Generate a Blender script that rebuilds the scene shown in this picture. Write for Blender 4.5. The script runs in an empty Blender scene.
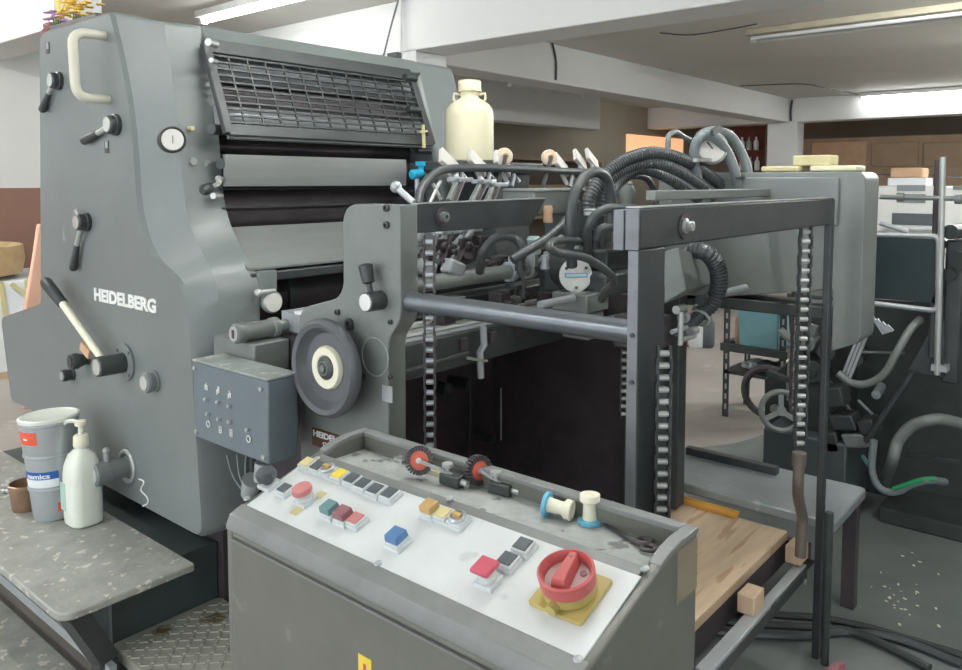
import bpy, math, random
from mathutils import Vector, Matrix
random.seed(7)
V = Vector
PI = math.pi
scene = bpy.context.scene
COL = scene.collection

# ------------------------------------------------------------------ camera model
FPX, CX, CY, PITCH, CAMH, AZ = 788.0, 481.0, 237.0, math.radians(4), 1.5, math.radians(40.1)
FW = (math.cos(AZ), math.sin(AZ)); RT = (math.sin(AZ), -math.cos(AZ))

def ray(x, y):
    u = (x - CX) / FPX; v = -(y - CY) / FPX
    up = v * math.cos(PITCH) - math.sin(PITCH); fw = math.cos(PITCH) + v * math.sin(PITCH)
    return V((fw * FW[0] + u * RT[0], fw * FW[1] + u * RT[1], up))

def P(x, y, X=None, Y=None, Z=None):
    """point of the room seen at a pixel, on a known plane of the room"""
    r = ray(x, y); o = V((0, 0, CAMH))
    if X is not None: t = X / r.x
    elif Y is not None: t = Y / r.y
    else: t = (Z - CAMH) / r.z
    return o + r * t

cam = bpy.data.cameras.new('camera'); camo = bpy.data.objects.new('camera', cam); COL.objects.link(camo)
cam.sensor_width = 36; cam.lens = FPX / 962 * 36; cam.shift_y = -(335 - CY) / 962
cam.clip_start = 0.05; cam.clip_end = 100
camo.location = (0, 0, CAMH); camo.rotation_euler = (math.radians(86), 0, AZ - PI / 2)
scene.camera = camo

# ------------------------------------------------------------------ materials
MATS = {}
def lin(c):
    return tuple(((v / 255) / 12.92 if v / 255 <= .04045 else ((v / 255 + .055) / 1.055) ** 2.4) for v in c)

def mat(name, rgb, rough=.5, metal=0.0, var=.12, scale=6.0, bump=0.0, bscale=60.0, spots=None, spot_scale=30.0, spot_th=.68, emit=0, alpha=None, stretch=None, trans=0, spec=.5):
    """paint / metal / plastic with large soft variation, optional specks and bump"""
    if name in MATS: return MATS[name]
    m = bpy.data.materials.new(name); m.use_nodes = True
    nt = m.node_tree; N = nt.nodes; L = nt.links
    b = N['Principled BSDF']; c = lin(rgb)
    b.inputs['Roughness'].default_value = rough; b.inputs['Metallic'].default_value = metal
    b.inputs['Specular IOR Level'].default_value = spec
    tc = N.new('ShaderNodeTexCoord'); src = tc.outputs['Object']
    if stretch:
        mp = N.new('ShaderNodeMapping'); mp.inputs['Scale'].default_value = stretch
        L.new(src, mp.inputs['Vector']); src = mp.outputs['Vector']
    no = N.new('ShaderNodeTexNoise'); no.inputs['Scale'].default_value = scale; no.inputs['Detail'].default_value = 6
    no.inputs['Roughness'].default_value = .65
    L.new(src, no.inputs['Vector'])
    cr = N.new('ShaderNodeValToRGB'); e = cr.color_ramp.elements
    e[0].position = .3; e[1].position = .7
    e[0].color = tuple(v * (1 - var) for v in c) + (1,); e[1].color = tuple(min(1, v * (1 + var)) for v in c) + (1,)
    L.new(no.outputs['Fac'], cr.inputs['Fac']); colout = cr.outputs['Color']
    if spots:
        n2 = N.new('ShaderNodeTexNoise'); n2.inputs['Scale'].default_value = spot_scale; n2.inputs['Detail'].default_value = 4
        L.new(src, n2.inputs['Vector'])
        r2 = N.new('ShaderNodeValToRGB'); r2.color_ramp.elements[0].position = spot_th; r2.color_ramp.elements[1].position = spot_th + .05
        L.new(n2.outputs['Fac'], r2.inputs['Fac'])
        mx = N.new('ShaderNodeMix'); mx.data_type = 'RGBA'
        L.new(r2.outputs['Color'], mx.inputs[0]); L.new(colout, mx.inputs[6]); mx.inputs[7].default_value = lin(spots) + (1,)
        colout = mx.outputs[2]
    L.new(colout, b.inputs['Base Color'])
    if bump:
        n3 = N.new('ShaderNodeTexNoise'); n3.inputs['Scale'].default_value = bscale; n3.inputs['Detail'].default_value = 5
        L.new(src, n3.inputs['Vector'])
        bp = N.new('ShaderNodeBump'); bp.inputs['Strength'].default_value = bump; bp.inputs['Distance'].default_value = .01
        L.new(n3.outputs['Fac'], bp.inputs['Height']); L.new(bp.outputs['Normal'], b.inputs['Normal'])
    if emit:
        b.inputs['Emission Color'].default_value = c + (1,); b.inputs['Emission Strength'].default_value = emit
    if trans: b.inputs['Transmission Weight'].default_value = trans
    MATS[name] = m
    return m

M_press = mat('grey press enamel', (116, 123, 123), .36, 0, .07, 3, .03, 90, spots=(140, 147, 148), spot_scale=9, spot_th=.7)
M_presst = mat('grey press enamel upper', (112, 119, 119), .4, 0, .10, 3, .03, 90)
M_feed = mat('worn grey feeder enamel', (120, 126, 124), .42, .1, .12, 5, .04, 80)
M_dark = mat('blackened steel', (66, 70, 71), .42, .2, .2, 9, .03, 80)
M_post = mat('worn dark frame paint', (62, 66, 68), .42, .15, .22, 7, .05, 60)
M_wear = mat('bare worn frame edge', (120, 124, 130), .42, .3, .22, 14, .05, 60)
M_black = mat('oily black iron', (74, 68, 72), .5, .1, .3, 6, .06, 50)
M_blackg = mat('greasy dark green iron', (62, 68, 67), .45, .2, .3, 5, .06, 40)
M_rub = mat('black rubber hose', (70, 75, 77), .38, 0, .12, 20)
M_hose = mat('grey plastic hose', (122, 131, 134), .38, 0, .08, 10)
M_steel = mat('dull steel', (180, 184, 183), .32, .4, .12, 14, .02, 120)
M_plate = mat('brushed aluminium plate', (146, 151, 150), .36, .4, .07, 8, 0, 1, stretch=(.4, 1, 6))
M_chrome = mat('polished steel', (214, 216, 214), .2, .45, .05)
M_white = mat('white enamel', (228, 230, 228), .4, 0, .05, 8)
M_panel = mat('scuffed white console plate', (208, 213, 214), .42, 0, .05, 12, .02, 90, spots=(192, 198, 199), spot_scale=22, spot_th=.66)
M_cons = mat('grey green console steel', (108, 110, 104), .42, .15, .12, 4, .04, 80, spots=(128, 130, 124), spot_scale=16, spot_th=.68)
M_consrim = mat('scuffed grey console rim', (124, 127, 127), .45, .05, .14, 12, .04, 80)
M_tray = mat('dusty tray floor', (166, 170, 168), .6, 0, .22, 22, .08, 90, spots=(110, 112, 112), spot_scale=25, spot_th=.62)
M_box = mat('blue grey control box paint', (104, 116, 124), .4, .05, .06, 6)
M_boxtop = mat('dusty control box lid', (142, 150, 148), .55, 0, .2, 14, .05, 90, spots=(180, 180, 172), spot_scale=24, spot_th=.6)
M_cream = mat('cream plastic', (226, 221, 190), .42, 0, .04, 4)
M_creamw = mat('aged ivory plastic', (235, 233, 212), .42, 0, .05, 10)
M_soap = mat('milky white plastic', (226, 231, 222), .36, 0, .05, 8)
M_tin = mat('grey tin', (176, 182, 186), .33, .35, .06, 6)
M_copper = mat('brown rusty tin', (156, 128, 104), .4, .4, .25, 16, .05, 60)
M_orange = mat('orange paper label', (226, 92, 66), .55, 0, .08)
M_blue = mat('blue paper label', (40, 92, 168), .5, 0, .06)
M_paper = mat('white paper label', (226, 232, 236), .6, 0, .04)
M_teal = mat('teal plastic', (120, 166, 174), .5, 0, .06)
M_cyan = mat('cyan plastic', (40, 168, 206), .42, 0, .06)
M_ltblue = mat('light blue plastic', (110, 184, 216), .42, 0, .08)
M_red = mat('red plastic', (186, 92, 92), .42, 0, .1, 14)
M_redd = mat('dull red plastic', (136, 92, 98), .42, 0, .1)
M_pink = mat('salmon plastic', (196, 128, 126), .42, 0, .08)
M_crim = mat('crimson plastic', (192, 84, 102), .42, 0, .08)
M_yellow = mat('dusty yellow plastic', (178, 162, 98), .45, 0, .12, 12)
M_yelb = mat('bright yellow plastic', (228, 204, 76), .42, 0, .05)
M_yelp = mat('pale yellow plastic', (206, 196, 144), .45, 0, .06)
M_amber = mat('amber plastic', (190, 158, 104), .42, 0, .08)
M_btnbl = mat('blue plastic', (82, 122, 168), .42, 0, .06)
M_btng = mat('grey green plastic', (104, 140, 142), .42, 0, .06)
M_btnk = mat('charcoal plastic', (84, 92, 96), .45, 0, .1, 20)
M_btnf = mat('pale grey plastic', (200, 206, 208), .42, 0, .05)
M_knob = mat('charcoal knob', (74, 80, 84), .42, 0, .1)
M_grip = mat('dark rubber grip', (52, 56, 58), .5, 0, .1)
M_floor = mat('worn concrete floor', (158, 152, 146), .5, 0, .16, 1.3, .05, 40, spots=(176, 170, 164), spot_scale=5, spot_th=.64)
M_floorshade = mat('concrete with painted shade', (112, 118, 117), .5, 0, .2, 2.2, .05, 40, spots=(214, 210, 198), spot_scale=26, spot_th=.735)  # shade under the presses put into the concrete colour, with pale specks
M_ceil = mat('off white ceiling plaster', (206, 206, 200), .8, 0, .05, .8, .05, 20)
M_beam = mat('white painted beam', (222, 224, 224), .75, 0, .03, 1.2, .04, 30)
M_wall = mat('white wall paint', (214, 215, 214), .8, 0, .04, 1.2, .03, 30)
M_walltan = mat('dingy tan wall paint', (150, 142, 128), .8, 0, .08, 1)
M_dado = mat('brown dado paint', (138, 104, 90), .6, 0, .1, 3)
M_shelf = mat('brown wooden shelving', (160, 138, 114), .6, 0, .14, 3)
M_peach = mat('peach painted board', (240, 176, 128), .6, 0, .06, 2)
M_ply = mat('worn plywood', (186, 164, 138), .55, 0, .14, 3, .03, 60, spots=(166, 138, 110), spot_scale=3.4, spot_th=.6, stretch=(1, 9, 1))
M_wood = mat('pale pine block', (204, 178, 150), .6, 0, .12, 8, stretch=(1, 6, 1))
M_woody = mat('yellow varnished batten', (206, 152, 62), .5, 0, .12, 8)
M_sheet = mat('scratched zinc sheet', (142, 150, 152), .38, .3, .12, 5, .03, 60, spots=(176, 182, 184), spot_scale=12, spot_th=.64)
M_step = mat('scuffed steel step', (158, 160, 154), .5, .1, .2, 12, .25, 34, spots=(206, 204, 192), spot_scale=30, spot_th=.6)
M_tread = mat('worn checker plate', (176, 177, 168), .42, .2, .2, 9, .03, 40, spots=(120, 114, 92), spot_scale=7, spot_th=.6)
M_stepd = mat('dark riser paint', (66, 76, 76), .5, .1, .15, 4)
M_tube = mat('glowing fluorescent tube', (255, 255, 252), .4, emit=60.0, var=0)  # used only by unseen lamps added near the camera
M_tubes = mat('soft glowing fluorescent tube', (255, 255, 252), .4, emit=22.0, var=0)
M_tubeb = mat('strong added lamp tube', (255, 255, 252), .4, emit=150.0, var=0)  # brighter tube for the lamps added to lift dim areas
M_tubeoff = mat('unlit fluorescent tube', (214, 218, 220), .3, 0, .02)
M_fix = mat('weathered lamp housing', (176, 170, 150), .6, 0, .1)
M_sponge = mat('pale yellow foam', (206, 198, 156), .8, 0, .08, 14, .1, 60)
M_card = mat('tan cardboard', (200, 166, 134), .7, 0, .1, 5)
M_cloth = mat('tan sackcloth', (196, 168, 128), .9, 0, .15, 10, .2, 60)
M_screen = mat('dark grey glass', (120, 128, 132), .2, 0, .1)
M_gauge = mat('gauge face', (230, 230, 224), .35, 0, .03)
M_skin = mat('flesh coloured board', (226, 180, 156), .6, 0, .06)
M_petal = mat('yellow petals', (240, 206, 110), .7, 0, .15, 20)
M_petalp = mat('lilac petals', (214, 176, 210), .7, 0, .15, 20)
M_basket = mat('brown basket', (160, 118, 96), .7, 0, .2, 30)
M_redrack = mat('dark red rack', (112, 56, 48), .5, 0, .15)
M_green = mat('green cable', (40, 150, 96), .4, 0, .05)
M_wash = mat('white brush disc', (232, 218, 200), .55, 0, .1, 30)
M_label = mat('brown name plate', (92, 60, 52), .4, .1, .1)

# ------------------------------------------------------------------ mesh builder
class MB:
    def __init__(s): s.v = []; s.f = []; s.m = []; s.mi = 0
    def add(s, vs, fs):
        o = len(s.v); s.v += [V(p) for p in vs]
        for f in fs: s.f.append(tuple(i + o for i in f)); s.m.append(s.mi)
        return s
    def box(s, a, b):
        x0, y0, z0 = (min(a[i], b[i]) for i in range(3)); x1, y1, z1 = (max(a[i], b[i]) for i in range(3))
        return s.add([(x0,y0,z0),(x1,y0,z0),(x1,y1,z0),(x0,y1,z0),(x0,y0,z1),(x1,y0,z1),(x1,y1,z1),(x0,y1,z1)],
                     [(3,2,1,0),(4,5,6,7),(0,1,5,4),(1,2,6,5),(2,3,7,6),(3,0,4,7)])
    def obox(s, c, ax, ay, az):
        """box by centre and three half-extent vectors"""
        c = V(c); ax = V(ax); ay = V(ay); az = V(az)
        if ax.cross(ay).dot(az) < 0: az = -az
        p = [c + i * ax + j * ay + k * az for k in (-1, 1) for (i, j) in ((-1,-1),(1,-1),(1,1),(-1,1))]
        return s.add(p, [(3,2,1,0),(4,5,6,7),(0,1,5,4),(1,2,6,5),(2,3,7,6),(3,0,4,7)])
    def bar(s, p0, p1, w, h, up=(0, 0, 1)):
        p0 = V(p0); p1 = V(p1); d = (p1 - p0); u = V(up); sd = d.normalized().cross(u)
        if sd.length < 1e-4: sd = V((1, 0, 0))
        sd.normalize(); u2 = sd.cross(d.normalized())
        return s.obox((p0 + p1) / 2, d / 2, sd * w / 2, u2 * h / 2)
    def frames(s, d):
        d = V(d).normalized(); a = V((0, 0, 1)) if abs(d.z) < .9 else V((1, 0, 0))
        u = d.cross(a).normalized(); return u, d.cross(u).normalized()
    def cyl(s, p0, p1, r0, r1=None, n=20):
        r1 = r0 if r1 is None else r1; p0 = V(p0); p1 = V(p1); u, w = s.frames(p1 - p0)
        vs = []
        for p, r in ((p0, r0), (p1, r1)):
            vs += [p + (u * math.cos(2*PI*i/n) + w * math.sin(2*PI*i/n)) * r for i in range(n)]
        fs = [(i, (i+1) % n, n + (i+1) % n, n + i) for i in range(n)]
        fs += [tuple(range(n-1, -1, -1)), tuple(range(n, 2*n))]
        return s.add(vs, fs)
    def lathe(s, prof, o, d=(0, 0, 1), n=28, cap=True):
        """prof: list of (radius, height) along direction d from o"""
        d = V(d).normalized(); u, w = s.frames(d); o = V(o); vs = []; fs = []
        for r, h in prof:
            vs += [o + d * h + (u * math.cos(2*PI*i/n) + w * math.sin(2*PI*i/n)) * max(r, 1e-5) for i in range(n)]
        k = len(prof)
        for j in range(k - 1):
            for i in range(n):
                a = j*n + i; b = j*n + (i+1) % n
                fs.append((a, b, b + n, a + n))
        if cap: fs += [tuple(range(n-1, -1, -1)), tuple(range((k-1)*n, k*n))]
        return s.add(vs, fs)
    def tube(s, pts, r, n=10, sub=6, rib=0, closed=False):
        pts = [V(p) for p in pts]
        if sub > 1 and len(pts) > 2:
            q = []
            for i in range(len(pts) - 1):
                p0 = pts[max(i-1, 0)]; p1 = pts[i]; p2 = pts[i+1]; p3 = pts[min(i+2, len(pts)-1)]
                for k in range(sub):
                    t = k / sub
                    q.append(.5 * ((2*p1) + (p2-p0)*t + (2*p0-5*p1+4*p2-p3)*t*t + (3*p1-p0-3*p2+p3)*t**3))
            q.append(pts[-1]); pts = q
        if rib:   # resample evenly for a corrugated hose
            ln = sum((pts[i+1]-pts[i]).length for i in range(len(pts)-1)); m = max(4, int(ln / rib) * 2)
            out = [pts[0]]; acc = 0; step = ln / m; i = 0; cur = pts[0]
            while i < len(pts) - 1 and len(out) < m:
                d = (pts[i+1] - cur).length
                if acc + d >= step:
                    cur = cur + (pts[i+1] - cur).normalized() * (step - acc); out.append(cur.copy()); acc = 0
                else: acc += d; i += 1; cur = pts[i]
            out.append(pts[-1]); pts = out
        m = len(pts); vs = []; fs = []
        u = None
        for i, p in enumerate(pts):
            d = (pts[min(i+1, m-1)] - pts[max(i-1, 0)])
            if d.length < 1e-9: d = V((0, 0, 1))
            d.normalize()
            if u is None: u, w = s.frames(d)
            else:
                u = (u - d * u.dot(d)).normalized(); w = d.cross(u)
            w = d.cross(u); rr = r * (1.07 if (rib and i % 2) else (.93 if rib else 1))
            vs += [p + (u * math.cos(2*PI*k/n) + w * math.sin(2*PI*k/n)) * rr for k in range(n)]
        for i in range(m - 1):
            for k in range(n):
                a = i*n + k; b = i*n + (k+1) % n
                fs.append((a, b, b + n, a + n))
        fs += [tuple(range(n-1, -1, -1)), tuple(range((m-1)*n, m*n))]
        return s.add(vs, fs)
    def loft(s, rings, cap0=True, cap1=True):
        n = len(rings[0]); vs = [p for r in rings for p in r]; fs = []
        for j in range(len(rings) - 1):
            for i in range(n):
                a = j*n + i; b = j*n + (i+1) % n
                fs.append((a, b, b + n, a + n))
        if cap0: fs.append(tuple(range(n-1, -1, -1)))
        if cap1: fs.append(tuple(range((len(rings)-1)*n, len(rings)*n)))
        return s.add(vs, fs)
    def prism(s, pts, ext):
        ext = V(ext); pts = [V(p) for p in pts]
        return s.loft([pts, [p + ext for p in pts]])
    def ball(s, c, r, n=12, sc=(1, 1, 1)):
        c = V(c); vs = []; fs = []; m = n // 2
        for j in range(1, m):
            a = PI * j / m
            vs += [c + V((math.sin(a)*math.cos(2*PI*i/n)*sc[0], math.sin(a)*math.sin(2*PI*i/n)*sc[1], math.cos(a)*sc[2])) * r for i in range(n)]
        vs += [c + V((0,0,r*sc[2])), c - V((0,0,r*sc[2]))]
        for j in range(m - 2):
            for i in range(n):
                a = j*n+i; b = j*n+(i+1) % n; fs.append((a, a+n, b+n, b))
        t = len(vs) - 2
        for i in range(n):
            fs.append((t, i, (i+1) % n)); fs.append((t+1, (m-2)*n+(i+1) % n, (m-2)*n+i))
        return s.add(vs, fs)
    def torus(s, c, axis, R, r, n=28, k=10):
        axis = V(axis).normalized(); u, w = s.frames(axis); c = V(c); vs = []; fs = []
        for i in range(n):
            d = u * math.cos(2*PI*i/n) + w * math.sin(2*PI*i/n)
            vs += [c + d * (R + r * math.cos(2*PI*j/k)) + axis * r * math.sin(2*PI*j/k) for j in range(k)]
        for i in range(n):
            for j in range(k):
                fs.append((i*k+j, ((i+1) % n)*k+j, ((i+1) % n)*k+(j+1) % k, i*k+(j+1) % k))
        return s.add(vs, fs)
    def build(s, name, mats, parent=None, bev=0, origin=None, ang=40):
        o_ = ROOT[parent.name] if parent is not None else (V(origin) if origin is not None else base_of(s.v))
        me = bpy.data.meshes.new(name)
        me.from_pydata([p - o_ for p in s.v], [], s.f); 
        for m in (mats if isinstance(mats, (list, tuple)) else [mats]): me.materials.append(m)
        for p, i in zip(me.polygons, s.m): p.material_index = i
        import bmesh
        bm = bmesh.new(); bm.from_mesh(me); bmesh.ops.recalc_face_normals(bm, faces=bm.faces); bm.to_mesh(me); bm.free()
        me.shade_smooth(); me.set_sharp_from_angle(angle=math.radians(ang)); me.update()
        o = bpy.data.objects.new(name, me); COL.objects.link(o)
        if parent is not None: o.parent = parent
        else: o.location = o_
        ROOT[o.name] = o_
        if bev:
            b = o.modifiers.new('bevel', 'BEVEL'); b.width = bev; b.segments = 2; b.limit_method = 'ANGLE'; b.angle_limit = math.radians(40)
        return o

ROOT = {}
def base_of(vs):
    return V((sum(p.x for p in vs)/len(vs), sum(p.y for p in vs)/len(vs), min(p.z for p in vs)))

def rpoly(pts, r=.03, n=5):
    """round the corners of a 2-D outline; r a number or a list"""
    out = []; k = len(pts)
    for i in range(k):
        p = V(pts[i]); a = V(pts[i-1]); b = V(pts[(i+1) % k]); rr = r[i] if isinstance(r, (list, tuple)) else r
        da = (a - p); db = (b - p); l = min(rr, da.length * .49, db.length * .49)
        q0 = p + da.normalized() * l; q1 = p + db.normalized() * l
        for j in range(n + 1):
            t = j / n; out.append((1-t)**2 * q0 + 2*t*(1-t) * p + t*t * q1)
    return out

def tag(o, label=None, cat=None, group=None, kind=None):
    if label: o['label'] = label
    if cat: o['category'] = cat
    if group: o['group'] = group
    if kind: o['kind'] = kind
    return o
def thing(name, loc, label, cat, group=None):
    o = bpy.data.objects.new(name, None); o.empty_display_size = .05; o.location = loc; COL.objects.link(o); ROOT[o.name] = V(loc)
    return tag(o, label, cat, group)
def struct(name, mb, m, bev=0):
    return tag(mb.build(name, m, None, bev), kind='structure')
def moved(root, loc, rotz=0): root.location = loc; root.rotation_euler.z = rotz
def copy_thing(root):
    c = root.copy(); COL.objects.link(c)
    for ch in list(root.children):
        d = ch.copy(); COL.objects.link(d); d.parent = c
        for g in list(ch.children):
            e = g.copy(); COL.objects.link(e); e.parent = d
    return c

def text(name, body, p, right, up, width, m, parent, height=None, depth=.003, bold=.012, origin=None):
    cu = bpy.data.curves.new('lettering', 'FONT'); cu.body = body; cu.extrude = .5; cu.offset = bold; cu.size = 1; cu.resolution_u = 3
    ob = bpy.data.objects.new('lettering', cu); COL.objects.link(ob)
    dg = bpy.context.evaluated_depsgraph_get(); me = bpy.data.meshes.new_from_object(ob.evaluated_get(dg))
    bpy.data.objects.remove(ob)
    xs = [v.co.x for v in me.vertices]; ys = [v.co.y for v in me.vertices]
    x0, x1, y0, y1 = min(xs), max(xs), min(ys), max(ys)
    right = V(right).normalized(); up = V(up).normalized(); nor = right.cross(up)
    sx = width / (x1 - x0); sy = (height / (y1 - y0)) if height else sx
    mb = MB()
    mb.add([V(p) + right * (v.co.x - x0) * sx + up * (v.co.y - y0) * sy + nor * (v.co.z + .5) * depth for v in me.vertices], [tuple(q.vertices) for q in me.polygons])
    return mb.build(name, m, parent, origin=origin)

X_, Y_, Z_ = V((1, 0, 0)), V((0, 1, 0)), V((0, 0, 1))
# ================================================================== ROOM
CEIL = 3.03
b = MB(); b.box((-4, -6, -.12), (18.2, 8.2, 0)); struct('floor', b, M_floor)
b = MB(); b.box((-4, -6, CEIL), (18.2, 8.2, CEIL + .12)); struct('ceiling', b, M_ceil)
b = MB(); b.box((-4, 8, 1.444), (5.3, 8.2, CEIL)); struct('wall_left', b, M_wall)
b = MB(); b.box((5.3, 8, 0), (18.2, 8.2, CEIL)); struct('wall_back', b, M_walltan)
b = MB(); b.box((-4, 7.99, 0), (5.3, 8.2, 1.444)); struct('trim_1', b, M_dado)
b = MB(); b.box((18, -6, 0), (18.2, 8, CEIL)); struct('wall_far', b, M_walltan)
b = MB(); b.box((-4, -6.2, 0), (18.2, -6, CEIL)); struct('wall_right', b, M_wall)
# ceiling beams
b = MB(); b.box((4.75, -6, 2.6), (5.15, 8, CEIL)); struct('trim_2', b, M_beam, .01)
b = MB(); b.box((5.15, 5.1, 2.6), (14.88, 5.5, CEIL)); struct('trim_3', b, M_beam, .01)
b = MB(); b.box((14.88, -6, 2.6), (15.3, 8, CEIL)); struct('trim_4', b, M_beam, .01)
b = MB(); b.box((2.40, 6.0, 2.6), (2.75, 8, CEIL)); struct('trim_5', b, M_beam, .01)
b = MB(); e = P(600, 130, Y=6.8); b.box((5.2, 6.8, e.z), (e.x, 7.1, CEIL)); struct('trim_6', b, M_beam, .01)
# columns
b = MB(); b.box((4.76, 4.72, 0), (5.14, 5.12, 2.6)); tag(b.build('column', M_beam, None, .01), 'white column standing under the long beam behind the cream jug', 'column')
b = MB(); b.box((14.9, 4.95, 0), (15.28, 5.5, 2.6)); tag(b.build('column', M_beam, None, .01), 'white column at the far beam corner beside the dark red rack', 'column')
# far alcove behind the rear beam

# ---- ceiling lamps: those in view, then unseen ones added for light
def lamp(p0, p1, label, lit=True, housing=True, drop=.07, power=0, group=None, wide=.16):
    p0 = V(p0); p1 = V(p1); c = (p0 + p1) / 2
    r = thing('ceiling_lamp', c, label, 'lamp', group)
    d = (p1 - p0).normalized(); s_ = d.cross(Z_)
    m = MB(); m.obox(c + V((0, 0, -.03)), d * (p1-p0).length/2, s_ * wide/2, Z_ * .03)
    m.build('housing', M_fix if not lit else M_white, r, .006)
    for k in (-1, 1):
        e = MB(); e.obox(c + d * k * ((p1-p0).length/2 - .02) - Z_ * (.06 + drop/2 - .02), d * .02, s_ * .03, Z_ * drop/2); e.build('lamp_holder', M_white, r)
    t = MB(); z = -.06 - drop + .045
    offs = (0,) if wide < .2 else (-wide*.3, wide*.3)
    for q in offs:
        t.cyl(p0 + d*.04 + Z_*z + s_*q, p1 - d*.04 + Z_*z + s_*q, .019, n=12)
    t.build('tube', (M_tubes if power == 1 else M_tubeb if power == 2 else M_tube) if lit else M_tubeoff, r)
    if power > 2:
        ld = bpy.data.lights.new('lamp_light', 'AREA'); ld.shape = 'RECTANGLE'; ld.size = (p1-p0).length; ld.size_y = .3; ld.energy = power
        ld.color = (.97, 1.0, .98)
        lo = bpy.data.objects.new('lamp_light', ld); COL.objects.link(lo); lo.location = c - Z_ * .2
        lo.rotation_euler.z = math.atan2(d.y, d.x)
    return r
CZ = CEIL
lamp((3.92, 6.6, CZ), (3.92, 4.95, CZ), 'bright fluorescent lamp on the ceiling above the grey press', power=1)
lamp((8.03, 3.15, CZ), (8.03, .9, CZ), 'unlit double tube lamp under the plaster ceiling at upper right', lit=False, wide=.34)
lamp((14.72, 3.85, 3.02), (14.72, 1.4, 3.02), 'glowing tube lamp along the far white beam', power=1)
a0 = P(510, 84, Y=6.0); a1 = P(585, 95, Y=6.0)
lamp((a0.x, 6.0, a0.z + .08), (a1.x, 6.0, a0.z + .08), 'unlit tube lamp hanging behind the cross beam above the cream jug', lit=False, wide=.2)
lamp((1.2, -.9, CZ), (3.2, -.9, CZ), 'added unseen fluorescent lamp on the ceiling before the feeder')  # added out of view as light for the near zone
lamp((-1.4, 1.6, CZ), (-1.4, 4.0, CZ), 'added unseen fluorescent lamp on the ceiling before the lever panel')  # also added, behind the camera, to light the near zone
lamp((1.1, 1.2, CZ), (2.7, 1.2, CZ), 'added unseen fluorescent lamp on the ceiling over the control console')  # added overhead, above the view, for more light here
lamp((6.6, 1.5, CZ), (6.6, -.2, CZ), 'added unseen fluorescent lamp on the ceiling just past the long beam', power=2)  # added above the view to brighten the bay past the beam
lamp((9.2, -.6, CZ), (9.2, -2.2, CZ), 'added unseen fluorescent lamp on the ceiling before the white machine', power=2)  # added out of view to brighten the white machine
lamp((.6, 6.4, CZ), (.6, 4.8, CZ), 'added unseen fluorescent lamp on the ceiling over the left aisle', power=2)  # added out of view to brighten the white beam at left
lamp((12.4, 6.3, CZ), (13.8, 6.3, CZ), 'added unseen fluorescent lamp on the ceiling in the rear room', power=1)  # added behind the cross beam to lift the dark tan wall
lamp((10.5, -1, CZ), (10.5, 1.2, CZ), 'added unseen fluorescent lamp on the ceiling in the far bay', power=2)  # added out of view because the far bay was dim
# hanging lamp wires / conduit
b = MB(); b.cyl(P(401, 56, X=4.70), V((4.70, P(401, 56, X=4.70).y, CEIL)), .014, n=8)
tag(b.build('conduit', M_white), 'white conduit pipe dropping from the ceiling behind the press', 'pipe')
b = MB(); b.tube([V((4.7, 4.86, CEIL)), P(390, 30, X=4.6), P(384, 54, X=4.5), P(382, 60, X=4.4)], .008, n=6)
tag(b.build('loose_wire', M_hose), 'thin grey wire sloping down beside the white conduit', 'wire')
b = MB(); b.tube([P(552, 42, Y=5.085), P(556, 60, Y=5.085), P(556, 80, Y=5.085)], .012, n=6)
tag(b.build('wall_wire', M_dark), 'dark wire down the face of the cross beam', 'wire')
b = MB(); b.tube([P(660, 33, Z=3.015), P(690, 35, Z=3.015), P(725, 30, Z=3.015), P(757, 24, Z=3.015)], .006, n=6)
tag(b.build('ceiling_wire', M_dark), 'dark wire sagging along the ceiling to the unlit lamp', 'wire')
b = MB(); b.tube([P(740, 86, Z=3.02), P(800, 84, Z=3.02), P(825, 88, Z=3.02), V((14.8, 3.9, 3.02))], .008, n=6); b.tube([V((14.85, 5.04, 3.0)), V((14.85, 5.06, 2.8)), V((14.85, 5.05, 2.62))], .02, n=6)
tag(b.build('ceiling_wire', M_dark), 'dark wire along the far white beam to the glowing lamp', 'wire')

# daylight from the open front of the workshop
w = bpy.data.worlds.new('world'); scene.world = w; w.use_nodes = True
w.node_tree.nodes['Background'].inputs[0].default_value = (.93, .97, 1, 1); w.node_tree.nodes['Background'].inputs[1].default_value = 1.4
scene.view_settings.view_transform = 'Standard'; scene.view_settings.look = 'None'; scene.view_settings.gamma = 1
scene.view_settings.exposure = .8

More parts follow.
